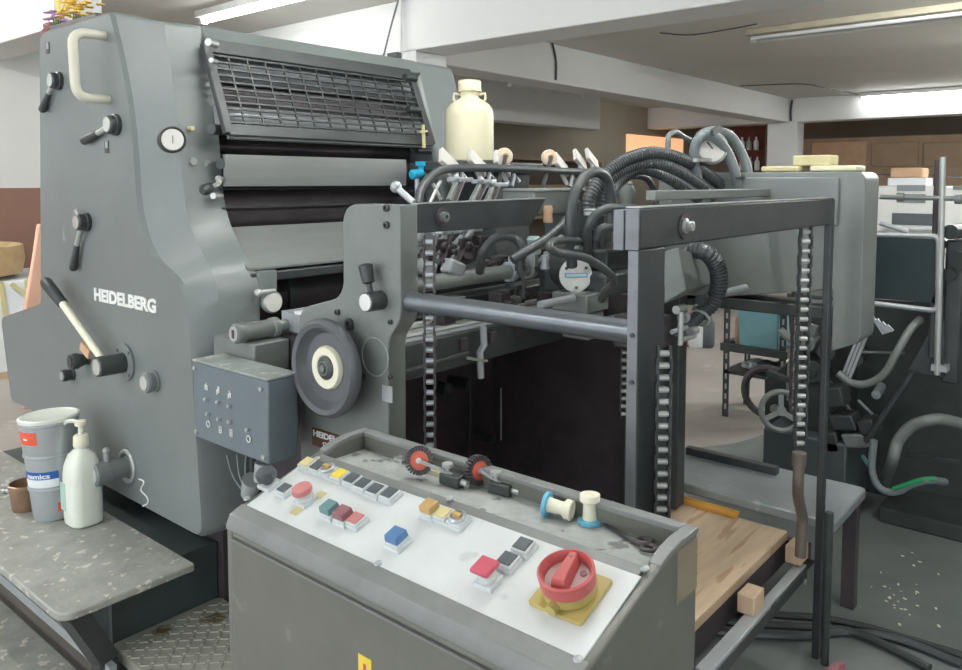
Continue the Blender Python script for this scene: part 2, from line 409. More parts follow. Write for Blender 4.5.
# ---- far rear: peach board, red rack, shelving wall, cabinets
pk = MB(); q0 = P(627, 134, Y=7.98); q1 = P(682, 170, Y=7.98); pk.box((q0.x, 7.96, q1.z), (q1.x, 7.999, q0.z)); struct('hatch_board', pk, mat('peach board with added glow', (240, 182, 138), .6, emit=.55, var=.05))  # peach hatch board, with a glow added to raise its brightness
rk = P(748, 150, X=15.8); r = thing('bottle_rack', (15.8, rk.y, 0), 'dark red rack of small bottles before the far column', 'rack')
q0 = P(735, 128, X=15.8); q1 = P(764, 175, X=15.8)
m = MB(); m.box((15.78, q0.y, .0), (15.82, q1.y, q0.z)); m.build('back_panel', M_redrack, r)
for zz in (0.45, .9, 1.3, 1.7, 2.1, q0.z - .03):
    m = MB(); m.box((15.55, q0.y, zz), (15.8, q1.y, zz + .03)); m.build('shelf', M_redrack, r)
for k, (px, py) in enumerate(((742, 140), (749, 141), (756, 142), (742, 160), (750, 161), (757, 160))):
    p = P(px, py, X=15.65); z0 = 1.78 if py < 150 else 1.38
    z0 = 2.13 if k < 3 else 1.73
    m = MB(); m.lathe([(.05, 0), (.055, .02), (.055, .17), (.02, .22), (.02, .27)], (15.66, p.y, z0), n=10)
    pos = ('left end', 'middle', 'right end')[k % 3]; row = 'upper' if k < 3 else 'lower'
    tag(m.build('bottle', (M_paper, M_tin, M_paper)[k % 3]), 'small pale bottle at the %s of the %s row in the dark red rack' % (pos, row), 'bottle', 'bottles in the red rack')
# dark clutter behind the jug
q0 = P(498, 118, Y=7.6); q1 = P(598, 170, Y=7.6)
r = thing('storage_rack', ((q0.x+q1.x)/2, 7.75, 0), 'dim brown storage rack on the rear wall behind the cream jug', 'rack')
for x in (q0.x, q1.x):
    m = MB(); m.box((x - .03, 7.5, 0), (x + .03, 7.95, 1.9)); m.build('side_panel', M_shelf, r)
for z in (.4, .9, 1.4, 1.85):
    m = MB(); m.box((q0.x, 7.5, z), (q1.x, 7.95, z + .05)); m.build('shelf', M_shelf, r)
m = MB(); m.box((q0.x, 7.92, 0), (q1.x, 7.97, 1.9)); m.build('back_panel', mat('dim brown back board', (98, 88, 78), .6, 0, .15, 2), r)
# brown shelving strip along the right part of the far wall
q0 = P(806, 140, X=17.4); q1 = P(975, 182, X=17.4)
r = thing('wall_cupboard', (17.5, (q0.y+q1.y)/2, 0), 'long brown wooden cupboard along the far wall at right', 'cupboard')
m = MB(); m.box((17.1, q0.y, .0), (17.9, q1.y - .6, q0.z)); m.build('body', M_shelf, r)
for (xa, xb) in ((812, 866), (872, 918), (924, 962)):
    a = P(xa, 143, X=17.08); c = P(xb, 166, X=17.08)
    m = MB(); m.box((17.06, a.y, c.z), (17.1, c.y, a.z)); m.build('door', M_card if xa == 812 else M_shelf, r, .01)
# white cabinet machine
XC = 9.5
def boxpx(m, x0, y0, x1, y1, X, d, ):
    a = P(x0, y0, X=X); c = P(x1, y1, X=X); return m.box((X, a.y, min(a.z, c.z)), (X + d, c.y, max(a.z, c.z)))
a = P(866, 186, X=XC); c = P(978, 268, X=XC)
r = thing('white_machine', (XC + .4, (a.y+c.y)/2, 0), 'white cabinet machine with grey panels under the far shelves at right', 'machine')
m = MB(); boxpx(m, 866, 186, 985, 236, XC, .9); m.box((XC + .1, a.y, 0), (XC + .9, c.y, P(900, 236, X=XC).z)); m.build('housing', M_white, r, .02)
for (x0, y0, x1, y1, mm) in ((897, 171+14, 925, 181+10, M_screen), (897, 184+10, 925, 193+10, M_screen), (953, 172+14, 975, 180+10, M_screen)):
    m = MB(); boxpx(m, x0, y0, x1, y1, XC - .015, .02); m.build('panel', mm, r)
m = MB(); boxpx(m, 892, 213, 940, 226, XC - .012, .02); m.build('slot', M_btnk, r)
m = MB(); boxpx(m, 880, 228, 962, 232, XC - .15, .16); m.build('tray', M_tin, r)
q = P(880, 186, X=XC + .2).z
a = P(892, 178, X=XC+.3); c = P(930, 186, X=XC+.3)
zz = P(866, 186, X=XC).z
m = MB(); m.box((XC + .1, a.y, zz), (XC + .45, c.y, zz + .09)); tag(m.build('carton', M_paper, None, .01), 'flat white carton on the white cabinet under the tan one', 'carton')
m = MB(); m.box((XC + .12, a.y - .02, zz + .09), (XC + .43, c.y + .04, zz + .20)); tag(m.build('carton', M_card, None, .02), 'tan carton with rounded edge on top of the white carton', 'carton')
q0 = P(885, 178, X=XC + .6)
b = MB(); b.tube([V((XC + .5, a.y + .5, zz)), V((XC + .45, a.y + .3, zz + .12)), V((XC + .45, c.y - .3, zz + .1)), V((XC + .5, c.y - .7, zz))], .012, n=6); tag(b.build('cable', M_btnk), 'dark cable lying over the white cabinet', 'cable')
for k, px in enumerate((846, 854, 862)):
    p = P(px, 178, X=16.6)
    m = MB(); m.lathe([(.09, 0), (.1, .03), (.1, .2), (.04, .26), (.04, .3)], (16.9, p.y, P(850, 184, X=16.9).z), n=12)
# floor bottles far away beneath the feeder
for k, (px, py, mm, h, cn) in enumerate(((688, 345, M_red, .3, 'red'), (696, 347, M_paper, .34, 'white'), (706, 347, M_btnk, .38, 'black'))):
    p = P(px, py, Z=0)
    m = MB(); m.lathe([(.06, 0), (.075, .02), (.075, h*.6), (.03, h*.75), (.03, h*.9), (.036, h*.9), (.036, h)], p, n=14)
    tag(m.build('floor_bottle', mm), '%s bottle standing on the far floor seen under the feeder' % cn, 'bottle', 'bottles on the far floor')

# ---- left background: sack, stack, board
r = thing('paper_stack', (1.95, 7.0, 0), 'stack of wrapped white paper with yellow straps behind the press at left', 'paper stack')
a = P(0, 282, Y=6.6); zt = a.z
m = MB(); m.box((1.2, 6.6, .05), (2.75, 7.5, zt)); m.build('paper', M_paper, r, .01)
for x in (2.24, 2.42):
    m = MB(); m.bar((x, 6.59, .05), (x - .05, 6.59, zt), .03, .012, up=(0, 1, 0)); m.build('strap', M_yelp, r)
m = MB(); m.bar((2.26, 6.588, zt - .02), (2.55, 6.588, zt - .3), .03, .012, up=(0, 1, 0)); m.build('strap', M_yelp, r)
m = MB(); m.box((1.2, 6.6, 0), (2.75, 7.5, .05)); m.build('pallet', M_wood, r)
m = MB(); a = P(0, 254, Y=6.9); m.lathe([(.3, 0), (.48, .04), (.5, .15), (.49, .26), (.4, a.z - zt), (.36, a.z - zt + .02)], (2.0, 7.05, zt), n=20)
tag(m.build('sack', M_cloth, None), 'tan cloth sack resting on the strapped paper stack', 'sack')
m = MB(); p0 = P(36, 310, Y=5.6); p1 = P(40, 224, Y=5.6); 
m.loft([[V((2.02 + dx * .055, 5.6 + dy, 0)) for dx, dy in ((-1, 0), (1, 0), (1, .04), (-1, .04))], [p0 + V((dx * .07 + .0, dy, 0)) for dx, dy in ((-1, 0), (1, 0), (1, .04), (-1, .04))], [p0.lerp(p1, .6) + V((dx * .05 + .02, dy, 0)) for dx, dy in ((-1, 0), (1, 0), (1, .04), (-1, .04))], [p1 + V((dx * .03 + .02, dy, 0)) for dx, dy in ((-1, 0), (1, 0), (1, .04), (-1, .04))]])
tag(m.build('wooden_board', M_skin, None, .01), 'flesh coloured tapering board standing upright behind the grey press', 'board')
# ================================================================== PRINTING PRESS
press = thing('printing_press', (1.9, 2.7, 0), 'tall grey offset printing press with round dial, levers and slatted roller guard', 'printing press')
XA = 1.2
A = [(3.13,2.05),(2.565,2.05),(2.44,1.74),(2.415,1.40),(2.34,1.27),(2.13,1.19),(2.08,.44),(3.30,.44),(3.34,.59),(3.56,.59),(3.64,.93),(3.217,1.03)]
Bq = [(3.13,2.01),(2.332,2.0),(2.286,1.74),(2.252,1.42),(2.19,1.32),(2.07,1.22),(2.07,.44),(3.30,.44),(3.34,.59),(3.56,.59),(3.64,.93),(3.217,1.03)]
Mq = [(3.13,2.01),(2.36,2.0),(2.30,1.74),(2.262,1.42),(2.20,1.31),(2.085,1.215),(2.07,.44),(3.30,.44),(3.34,.59),(3.56,.59),(3.64,.93),(3.217,1.03)]
RR = [.05,.02,.2,.2,.08,.10,.05,.01,.01,.03,.04,.03]
def inset(q, d):
    c = V((2.7, 1.3)); return [V(p) + (c - V(p)).normalized() * d for p in q]
ringA0 = [V((XA, p.x, p.y)) for p in rpoly(inset(A, .012), RR)]
ringA = [V((XA + .014, p.x, p.y)) for p in rpoly(A, RR)]
ringM = [V((1.27, p.x, p.y)) for p in rpoly(Mq, RR)]
ringB = [V((1.36, p.x, p.y)) for p in rpoly(Bq, RR)]
ringC = [V((1.40, p.x, p.y)) for p in rpoly(Bq, RR)]
m = MB(); m.loft([ringA0, ringA, ringM, ringB, ringC]); m.build('side_cover', M_press, press, ang=28)
m = MB(); m.prism([(1.38, y, z) for y, z in ((3.1,2.0),(2.335,2.0),(2.296,1.948),(2.31,1.935),(3.1,1.9))], (.97, 0, 0)); m.build('top_cover', M_presst, press, .006)
m = MB(); m.box((1.38, 2.52, .1), (2.35, 3.1, 1.9)); m.box((1.3, 2.14, 0.0), (2.5, 3.2, .435)); m.build('inner_frame', M_black, press)
m = MB(); m.prism([(2.34, y, z) for y, z in ((3.1,2.0),(2.335,2.0),(2.226,1.66),(2.16,1.45),(2.1,1.2),(2.1,.1),(3.1,.1))], (.245, 0, 0)); m.build('drive_cover', M_press, press, .02)
m = MB(); m.box((2.27, 2.36, 2.0), (2.30, 2.42, 2.03)); m.build('roof_bracket', M_dark, press, .004)
# seam line of the lower side cover
m = MB(); m.tube([P(213, 306, X=1.262) , P(196, 313, X=1.225), P(190, 320, X=1.205)], .004, n=6); m.tube([P(218, 275, Y=2.074), P(216, 300, Y=2.074), P(213, 306, Y=2.08)], .004, n=6); 
# grab handle
m = MB(); yh0 = 2.60; q0 = P(105, 36, X=XA); q1 = P(109, 100, X=XA); o0 = P(74, 33, Y=q0.y); o1 = P(74, 96, Y=q1.y)
xo = (o0.x + o1.x) / 2
def bend(pa, pb, pc, pd, r, k=5):
    out = [pa]
    for a, b, c in ((pa, pb, pc), (pb, pc, pd)):
        u = b + (a - b).normalized() * r; w_ = b + (c - b).normalized() * r
        out += [(1-t)**2*u + 2*t*(1-t)*b + t*t*w_ for t in [i/k for i in range(k+1)]]
    return out + [pd]
m.tube(bend(q0, V((xo, q0.y, q0.z)), V((xo, q1.y, q1.z)), q1, .045), .0155, n=14, sub=1); m.build('grab_handle', mat('aged beige plastic', (206, 204, 188), .4, 0, .06), press)
# recessed sockets
for (x, y) in ((48, 48), (107, 147)):
    p = P(x, y, X=XA); m = MB(); m.box((XA - .002, p.y - .014, p.z - .02), (XA + .01, p.y + .014, p.z + .02)); f = m.build('socket', M_black, press)
    m = MB(); m.box((XA - .004, p.y - .012, p.z - .004), (XA, p.y + .004, p.z + .018)); m.build('socket_catch', M_steel, f)
# short levers
def lever(hub, cap, rod, grip0, grip1, r, name='lever', pin=None):
    p = P(*hub, X=XA); c = P(*cap, Y=p.y); xl = c.x
    m = MB(); m.lathe([(r*1.15, 0), (r*1.15, .012), (r, .014), (r, XA - xl), (r*.85, XA - xl + .004)], (XA, p.y, p.z), -X_, n=20)
    h = m.build(name, M_dark, press)
    m = MB(); m.cyl((xl - .004, p.y, p.z), (xl - .006, p.y, p.z), r * .8, n=20); m.build('hub_cap', M_chrome, h)
    xm = (XA + xl) / 2; a = P(*rod, X=xm); g0 = P(*grip0, X=xm); g1 = P(*grip1, X=xm)
    m = MB(); m.cyl((xm, p.y, p.z), g0, r*.32, n=10); m.build('lever_rod', M_steel, h)
    m = MB(); d = (g1 - g0); m.lathe([(r*.28, 0), (r*.36, .004), (r*.46, d.length*.55), (r*.52, d.length*.92), (r*.36, d.length)], g0, d, n=14); m.build('lever_grip', M_dark, h)
    if pin:
        m = MB(); a = P(*pin, X=xm); m.cyl((xm, p.y, p.z), a, r*.25, n=8); m.build('lever_pin', M_steel, h)
lever((60, 81), (51, 81), (50, 92), (49, 93), (42, 111), .028)
lever((117, 125), (108, 124), (100, 130), (98, 133), (83, 141), .030)
lever((88, 222), (77, 221), (76, 240), (77, 245), (73, 270), .028, pin=(76, 210))
# long lever
p = P(126, 362, X=XA); c = P(97, 367, Y=p.y); xl = c.x
m = MB(); m.lathe([(.062, 0), (.062, .008), (.05, .010)], (XA, p.y, p.z), -X_, n=24); 
for k in range(4):
    a = PI/4 + k*PI/2; m.cyl((XA - .007, p.y + .052*math.cos(a), p.z + .052*math.sin(a)), (XA - .014, p.y + .052*math.cos(a), p.z + .052*math.sin(a)), .006, n=8)
m.build('lever_flange', M_press, press)
m = MB(); m.cyl((XA, p.y, p.z), (xl, p.y, p.z), .033, n=22); h = m.build('long_lever', M_dark, press)
m = MB(); m.cyl((xl, p.y, p.z), (xl - .004, p.y, p.z), .026, n=20); m.build('hub_cap', M_chrome, h)
xm = xl + .03; g0 = P(63, 304, X=xm); g1 = P(45, 281, X=xm)
m = MB(); m.cyl((xm, p.y, p.z), g0, .011, .013, n=12); m.build('lever_rod', M_creamw, h)
d = g1 - g0; m = MB(); m.lathe([(.014, 0), (.018, .006), (.021, d.length*.9), (.016, d.length)], g0, d, n=16); m.build('lever_grip', M_grip, h)
a = P(92, 354, X=xm); m = MB(); m.obox(P(86, 350, X=xm), (0, .03, .012), (.006, 0, 0), (0, -.006, .014)); m.build('lever_tab', M_card, h)
# round knobs of the side cover
def knob(base, cap, r, name, mats, capm, ring=True, flare=1.0):
    p = P(*base, X=XA); c = P(*cap, Y=p.y); l = XA - c.x
    m = MB(); m.lathe([(r*1.05, 0), (r*1.05, .006), (r*.92, .008), (r*.92*flare, l*.6), (r*flare, l*.62), (r*flare, l - .004), (r*.9*flare, l)], (XA, p.y, p.z), -X_, n=24)
    h = m.build(name, mats, press); m = MB(); m.cyl((XA - l, p.y, p.z), (XA - l - .003, p.y, p.z), r * .68 * flare, n=20); m.build('knob_cap', capm, h)
    return h, p, l
knob((88, 359), (70, 360), .019, 'push_knob', M_dark, M_dark, flare=1.5)
knob((73, 374), (62, 375), .022, 'round_knob', M_dark, M_steel)
knob((155, 381), (144, 382), .033, 'round_knob', M_press, M_chrome)
h, p, l = knob((128, 466), (93, 476), .034, 'shaft_knob', M_press, M_btnf, flare=1.12)
m = MB(); m.torus((XA - .003, p.y, p.z), X_, .05, .008); m.build('shaft_collar', M_steel, press)
m = MB(); m.cyl((XA - .07, p.y, p.z + .03), (XA - .07, p.y, p.z + .065), .009, n=10); m.ball((XA - .07, p.y, p.z + .07), .012); m.build('clamp_pin', M_steel, h)
# maker's lettering
p0 = P(95, 301, X=XA - .004); p1 = P(155, 314, X=XA)
text('lettering', 'HEIDELBERG', V((XA, P(95, 300, X=XA).y, 1.094)), -Y_, Z_, P(95, 300, X=XA).y - P(157, 314, X=XA).y, M_white, press, height=.045, depth=.003, bold=.045)
# chalk marks near the bottom edge
m = MB(); m.tube([P(139, 479, X=XA-.001), P(144, 482, X=XA-.001), P(141, 490, X=XA-.001), P(147, 497, X=XA-.001), P(148, 503, X=XA-.001), P(143, 506, X=XA-.001)], .003, n=5); m.build('chalk_mark', M_white, press)
# dial on the chamfer
yd = 2.30; p = P(171, 140, Y=2.275); c = P(176, 141, Y=2.235); d = (V((-.35, -.94, .0))).normalized()
m = MB(); m.lathe([(.040, -.01), (.040, .03), (.036, .035), (.033, .03), (.0, .03)], p, d, n=28, cap=False); h = m.build('dial', M_dark, press)
m = MB(); m.cyl(p + d*.03, p + d*.032, .032, n=24); m.build('dial_face', M_gauge, h)
m = MB(); m.obox(p + d*.035, V((.0012, 0, 0)), V((0, 0, .012)), d*.001); m.build('needle', M_black, h)
for (x, y, r) in ((196, 161, .012), (210, 164, .013), (195, 128, .007)):
    p = P(x, y, Y=2.255); m = MB(); m.cyl(p + Y_*.05, p + Y_*.012, r, n=16); m.build('bolt', M_steel if y != 128 else M_yelp, press)
# roller guard
gx0, gx1 = 1.375, 2.285; T0 = V((0, 2.30, 1.935)); T1 = V((0, 2.18, 1.648)); dn = (T1 - T0); gl = dn.length; dn.normalize(); gn = X_.cross(dn)
def G(u, v, o=0): return V((gx0 + (gx1-gx0)*u, 0, 0)) + T0 + dn * gl * v + gn * o
m = MB()
for u in (0.0, 1.0): m.bar(G(u, 0), G(u, 1), .03, .02, up=gn)
m.bar(G(0, .02), G(1, .02), .05, .02, up=gn); m.bar(G(0, .96), G(1, .96), .04, .02, up=gn)
gd = m.build('roller_guard', M_dark, press, .003)
m = MB()
for i in range(1, 13): m.bar(G(i/13, .04), G(i/13, .94), .006, .006, up=gn)
for j in range(1, 12): m.bar(G(0, .04 + j*.075), G(1, .04 + j*.075), .007, .006, up=gn)
m.build('guard_grille', M_dark, gd)
m = MB(); m.bar(G(0, .985, .006), G(1, .985, .006), .035, .012, up=gn); m.build('guard_rail', M_presst, gd)
# rollers behind the guard
def roller(y, z, r, mm, name='ink_roller'):
    m = MB(); m.cyl((1.39, y, z), (2.335, y, z), r, n=28); m.build(name, mm, press)
roller(2.375, 1.88, .052, M_tin); roller(2.385, 1.77, .055, M_black); roller(2.285, 1.70, .045, M_tin); roller(2.40, 1.62, .05, M_black)
roller(2.33, 1.40, .075, M_black); roller(2.36, 1.53, .06, M_black, 'ink_roller'); roller(2.30, 1.12, .12, M_black, 'cylinder')
# fountain plate and lower plate
m = MB(); m.prism([(1.375, y, z) for y, z in ((2.20,1.586),(2.196,1.545),(2.20,1.486),(2.215,1.486),(2.212,1.545),(2.215,1.586))], (.785, 0, 0)); m.build('fountain_plate', M_plate, press)
m = MB(); m.prism([(1.375, y, z) for y, z in ((2.24,1.355),(2.09,1.235),(2.09,1.228),(2.25,1.345))], (.96, 0, 0)); m.build('sheet_guard', M_plate, press)
m = MB(); m.box((1.385, 2.24, 1.475), (2.33, 2.27, 1.48)); m.box((1.385, 2.235, 1.415), (2.33, 2.26, 1.419)); m.build('wiper_rail', M_dark, press)
# gripper rings and small gauge below the plate
for (x, w_) in ((1.585, .03), (1.83, .02), (1.98, .02), (2.15, .02)):
    m = MB(); m.cyl((x, 2.30, 1.12), (x + w_, 2.30, 1.12), .135, n=32); m.build('gripper_ring', M_dark, press)
m = MB(); m.bar((1.38, 2.10, 1.205), (2.33, 2.10, 1.205), .035, .03); m.build('gripper_bar', M_dark, press, .004)
p = P(267, 288, Y=2.08); m = MB(); m.box((p.x - .035, 2.075, p.z - .06), (p.x + .035, 2.095, p.z + .055)); m.build('gauge_bracket', M_presst, press, .004)
p = P(271, 302, Y=2.06); m = MB(); m.lathe([(.032, 0), (.035, .02), (.03, .026), (.0, .026)], p + Y_*.01, -Y_, n=24, cap=False); g = m.build('small_gauge', M_steel, press)
m = MB(); m.cyl(p - Y_*.014, p - Y_*.017, .029, n=24); m.build('gauge_face', M_gauge, g)
p = P(258, 293, Y=2.05); m = MB(); m.cyl(p, p + X_*.06, .008, n=10); m.ball(p, .013); m.build('thumb_screw', M_steel, press)
# stub shaft in front of the side cover
p = P(234, 334, Y=1.93); q = P(262, 326, Y=1.93); e = V((1.75, 1.93, p.z))
m = MB(); m.lathe([(.024, 0), (.029, .006), (.029, .03), (.026, .034), (.026, .12), (.030, .122), (.030, .14), (.019, .145), (.019, .42)], (p.x, 1.93, p.z), X_, n=26); h = m.build('stub_shaft', M_feed, press)
m = MB(); m.cyl((p.x + .001, 1.93, p.z), (p.x - .003, 1.93, p.z), .021, n=22); m.build('shaft_cap', M_steel, h)
m = MB(); m.box((p.x - .005, 1.925, p.z - .012), (p.x - .002, 1.935, p.z + .012)); m.build('slot_mark', M_black, h)
m = MB(); m.box((p.x + .03, 1.88, p.z - .12), (p.x + .15, 2.09, p.z - .028)); m.build('shaft_bracket', M_feed, press, .006)
# crank handles and small fittings at the guard ends
p = P(213, 186, Y=2.19); m = MB(); m.tube([V((1.40, 2.23, 1.50)), P(218, 178, Y=2.2), P(219, 183, Y=2.18), P(212, 187, Y=2.15)], .008, n=8); c_ = m.build('crank_rod', M_steel, press)
m = MB(); m.lathe([(.008, 0), (.016, .012), (.017, .04), (.01, .05)], P(212, 187, Y=2.15), P(202, 191, Y=2.13) - P(212, 187, Y=2.15), n=12); m.build('crank_grip', M_dark, c_)
for (x, y, r, l) in ((211, 129, .017, .05), (220, 164, .017, .06), (213, 196, .010, .04), (208, 42, .012, .04), (211, 60, .008, .03)):
    p = P(x, y, Y=2.22); m = MB(); m.cyl(p, p + X_*l + Y_*.02, r, n=14); m.build('roller_latch', M_dark if r > .015 else M_steel, press)
for (x, y, r, l) in ((412, 78, .014, .04), (417, 110, .012, .05), (421, 146, .016, .04), (427, 151, .012, .06)):
    p = P(x, y, Y=2.22); m = MB(); m.cyl(p - X_*l, p + X_*.02, r, n=14); m.build('roller_latch', M_dark, press)
# yellow latch rod on the drive side
p = P(423, 125, Y=2.17); q = P(424, 148, Y=2.16); m = MB(); m.cyl(p, q, .007, n=8); m.bar(P(420, 132, Y=2.16), P(427, 131, Y=2.16), .008, .008); m.build('latch_rod', M_yelp, press)
# shelf of the drive side carrying the jug
m = MB(); m.box((2.1, 1.86, 1.54), (2.6, 2.12, 1.575)); m.box((2.34, 1.9, 1.2), (2.56, 2.12, 1.54)); m.build('side_shelf', M_dark, press, .006)
# control box bolted beside the lever panel
bx1 = P(298, 370, Y=1.674).x
m = MB(); m.box((1.15, 1.674, .78), (bx1, 2.027, .998)); cb = m.build('control_box', M_box, press, .006)
m = MB(); m.box((1.148, 1.672, .998), (bx1 + .002, 2.029, 1.004)); m.build('box_lid', M_boxtop, cb, .002)
for (yy, zz) in ((2.013, .981), (1.698, .975), (2.013, .8), (1.69, .8)):
    m = MB(); m.cyl((1.15, yy, zz), (1.143, yy, zz), .006, n=10); m.build('box_screw', M_chrome, cb)

def BX(x, y): return P(190 + x * 115 / 531, 355 + y * 145 / 670, X=1.149)
for (x, y) in ((78, 203), (133, 216), (186, 236), (86, 272), (138, 295), (187, 308), (270, 345)):
    p = BX(x, y); m = MB(); m.lathe([(.0055, 0), (.005, .008), (.003, .010)], p, -X_, n=10); m.build('toggle_switch', M_tin, cb)
m = MB()
def bxq(x, y, w_, h_):
    p = BX(x, y); m.box((1.1492, p.y - w_, p.z - h_), (1.1475, p.y + w_, p.z + h_))
for (x, y) in ((76, 150), (130, 165), (183, 185)):
    for k in (-1, 0, 1): bxq(x + k * 5, y + k * 2 + random.choice((-8, 0, 8)), .0016, .007)
    bxq(x, y + 8, .006, .0014)
for (x, y) in ((86, 318), (272, 388)):
    p = BX(x, y); m.torus((1.1478, p.y, p.z), X_, .0085, .0016, 14, 6)
for (x, y) in ((140, 342), (190, 358)):
    bxq(x - 4, y, .0016, .01); bxq(x + 5, y + 3, .0016, .01); bxq(x, y - 10, .006, .0014); bxq(x, y + 4, .006, .0014); bxq(x, y + 16, .006, .0014)
m.build('switch_symbol', M_white, cb)
m = MB()
for k, (x0, x1) in enumerate(((227, 242), (237, 246), (246, 249))):
    m.tube([P(x0, 455, X=1.2), P((x0+x1)/2 - 2, 475, X=1.2), P(x1, 490, X=1.2)], .0025, n=6)
m.build('box_cable', M_hose, cb)
m = MB(); m.cyl(P(263, 462, X=1.2), P(262, 480, X=1.2), .022, n=14); m.cyl(P(253, 480, X=1.2), P(248, 495, X=1.2), .03, .02, n=14); m.build('cable_gland', M_tin, cb)
# lower skirt behind the control box
m = MB(); m.box((1.34, 2.04, .05), (1.5, 2.14, .98)); m.build('skirt', M_blackg, press, .01)

# ================================================================== STEPS IN FRONT OF THE PRESS
st = thing('work_step', (.995, 2.8, 0), 'scuffed grey work step in front of the lever panel holding the tins', 'step')
m = MB(); o = rpoly([(.785, 2.052), (1.155, 2.052), (1.155, 3.6), (.785, 3.6)], [.05, .01, .01, .02]); m.prism([(p.x, p.y, .378) for p in o], (0, 0, .022)); m.build('tread', M_step, st, .004)
m = MB(); m.box((.966, 2.172, .195), (1.295, 2.19, .378)); m.box((1.12, 2.19, .02), (1.295, 3.6, .378)); m.build('riser', M_stepd, st)
for (a, e, w1, w2) in (((.83, 2.1, .378), (.92, 2.12, .2), .06, .05), ((.84, 3.4, .378), (.84, 3.4, 0), .06, .05), ((.92, 2.12, .2), (.92, 2.12, 0), .05, .05)):
    m = MB(); m.bar(a, e, w1, w2); m.build('strut', M_dark, st)
m = MB(); m.bar((.915, 2.06, .19), (.915, 3.6, .19), .02, .03); m.build('lower_rail', M_tin, st)
m = MB(); m.box((.70, 2.2, .10), (.905, 3.6, .12)); m.build('lower_tread', M_step, st, .004)
ts = thing('checker_plate_step', (1.12, 1.9, 0), 'low checker plate step between work step and console', 'step')
m = MB(); o = rpoly([(.96, 1.62), (1.3, 1.62), (1.3, 2.17), (.96, 2.17)], .02, 3); m.prism([(p.x, p.y, .17) for p in o], (0, 0, .03))
for i in range(13):
    for j in range(20):
        x = .975 + i * .026; y = 1.635 + j * .0265; a = PI/4 if (i + j) % 2 else -PI/4
        if .96 < x < 1.29: m.obox((x, y, .2005), (math.cos(a)*.012, math.sin(a)*.012, 0), (-math.sin(a)*.004, math.cos(a)*.004, 0), (0, 0, .0028))
m.build('tread', M_tread, ts)
for x in (.965, 1.27):
    m = MB(); m.box((x, 1.63, 0), (x + .02, 2.16, .17)); m.build('side_plate', M_stepd, ts)

# ---- tins and soap bottle on the step
ZS = .40
def on_step(x, y): return P(x, y, Z=ZS)
c = on_step(56, 514); 
def tin_stack():
    b = c.copy(); rl = .066
    for k, (h0, hh, r0, r1, lab) in enumerate(((0, .115, .064, .073, 'bottom tin of the leaning stack, with the red corner label'), (.097, .128, .070, .080, 'middle grey tin of the stack with the blue label'), (.208, .12, .078, .088, 'top grey tin of the stack with the orange label and pale lid'))):
        ax = V((-.006, .012, .32)).normalized(); o = b + ax * h0
        r = thing('ink_tin', o, lab, 'tin')
        m = MB(); pr = [(r0, 0), (r0 + .002, .004), (r1 - .001, hh - .016), (r1 + .003, hh - .013), (r1 + .003, hh - .007), (r1, hh - .004)]
        if k < 2: pr[-1:] = [(r1, hh - .004), (r1 - .004, hh - .002)]
        m.lathe(pr, o, ax, n=36); m.build('tin_body', M_tin, r)
        if k == 2:
            m = MB(); m.lathe([(r1 + .003, hh - .004), (r1 + .004, hh + .006), (r1 - .003, hh + .009), (r1 - .008, hh + .005), (0, hh + .005)], o, ax, n=36); m.build('tin_lid', M_soap, r)
        u = V((-math.sin(math.radians(40)), -math.cos(math.radians(40)), 0))
        def patch(a0, a1, h_0, h_1, mm, nm, off=.0008):
            q = MB(); e1 = (V((1,0,0)) - ax * ax.x).normalized(); e2 = ax.cross(e1); n = 10; vs = []
            for hv in (h_0, h_1):
                rr = r0 + .002 + (r1 - r0 - .003) * (hv - .004) / (hh - .02) + off
                vs += [o + ax*hv + (e1*math.cos(a) + e2*math.sin(a))*rr for a in [math.radians(a0 + (a1-a0)*i/n) for i in range(n+1)]]
            q.add(vs, [(i, i+1, n+2+i, n+1+i) for i in range(n)]); return q.build(nm, mm, r)
        if k == 2:
            patch(158, 222, .05, .092, M_orange, 'label'); patch(188, 200, .066, .072, M_paper, 'label_print', .0014)
        if k == 1:
            patch(160, 262, .045, .070, M_blue, 'label_band'); patch(166, 262, .018, .045, M_paper, 'label')
            e1 = (V((1,0,0)) - ax * ax.x).normalized(); e2 = ax.cross(e1)
            rr = r0 + .008
            aa = math.radians(200); nrm = e1*math.cos(aa) + e2*math.sin(aa); rt = ax.cross(nrm)
            # lettering bent around the tin
            t = text('lettering', 'namics', o, rt, ax, .082, M_paper, r, height=.016, depth=.0012, bold=.03)
            R_ = ROOT[r.name]
            for v in t.data.vertices:
                q = v.co + R_ - o; s_ = q.dot(rt); hv = q.dot(ax); dd = q.dot(nrm)
                rr = r0 + .002 + (r1 - r0 - .003) * (hv + .048) / (hh - .02) + .0012 + dd*.3
                a = math.radians(182) + s_ / rr
                v.co = o + ax*(hv + .0485) + (e1*math.cos(a) + e2*math.sin(a)) * rr - R_
        if k == 0: patch(256, 274, .03, .06, M_orange, 'label')
tin_stack()
c2 = on_step(27, 508); m = MB(); m.lathe([(.043, 0), (.045, .003), (.052, .078), (.055, .08), (.055, .088), (.05, .09), (.048, .085), (.042, .008), (0, .008)], c2, Z_, n=32, cap=False)
m.f.append(tuple(range(31, -1, -1))); m.m.append(0)
r = tag(m.build('open_tin', M_copper), 'open brown rusty tin behind the leaning stack', 'tin')
m = MB(); m.box((c2.x - .055, c2.y - .012, c2.z + .02), (c2.x - .05, c2.y + .012, c2.z + .06)); 
c3 = on_step(84, 522)
sb = thing('soap_bottle', c3, 'milky white pump soap bottle in front of the tins', 'bottle')
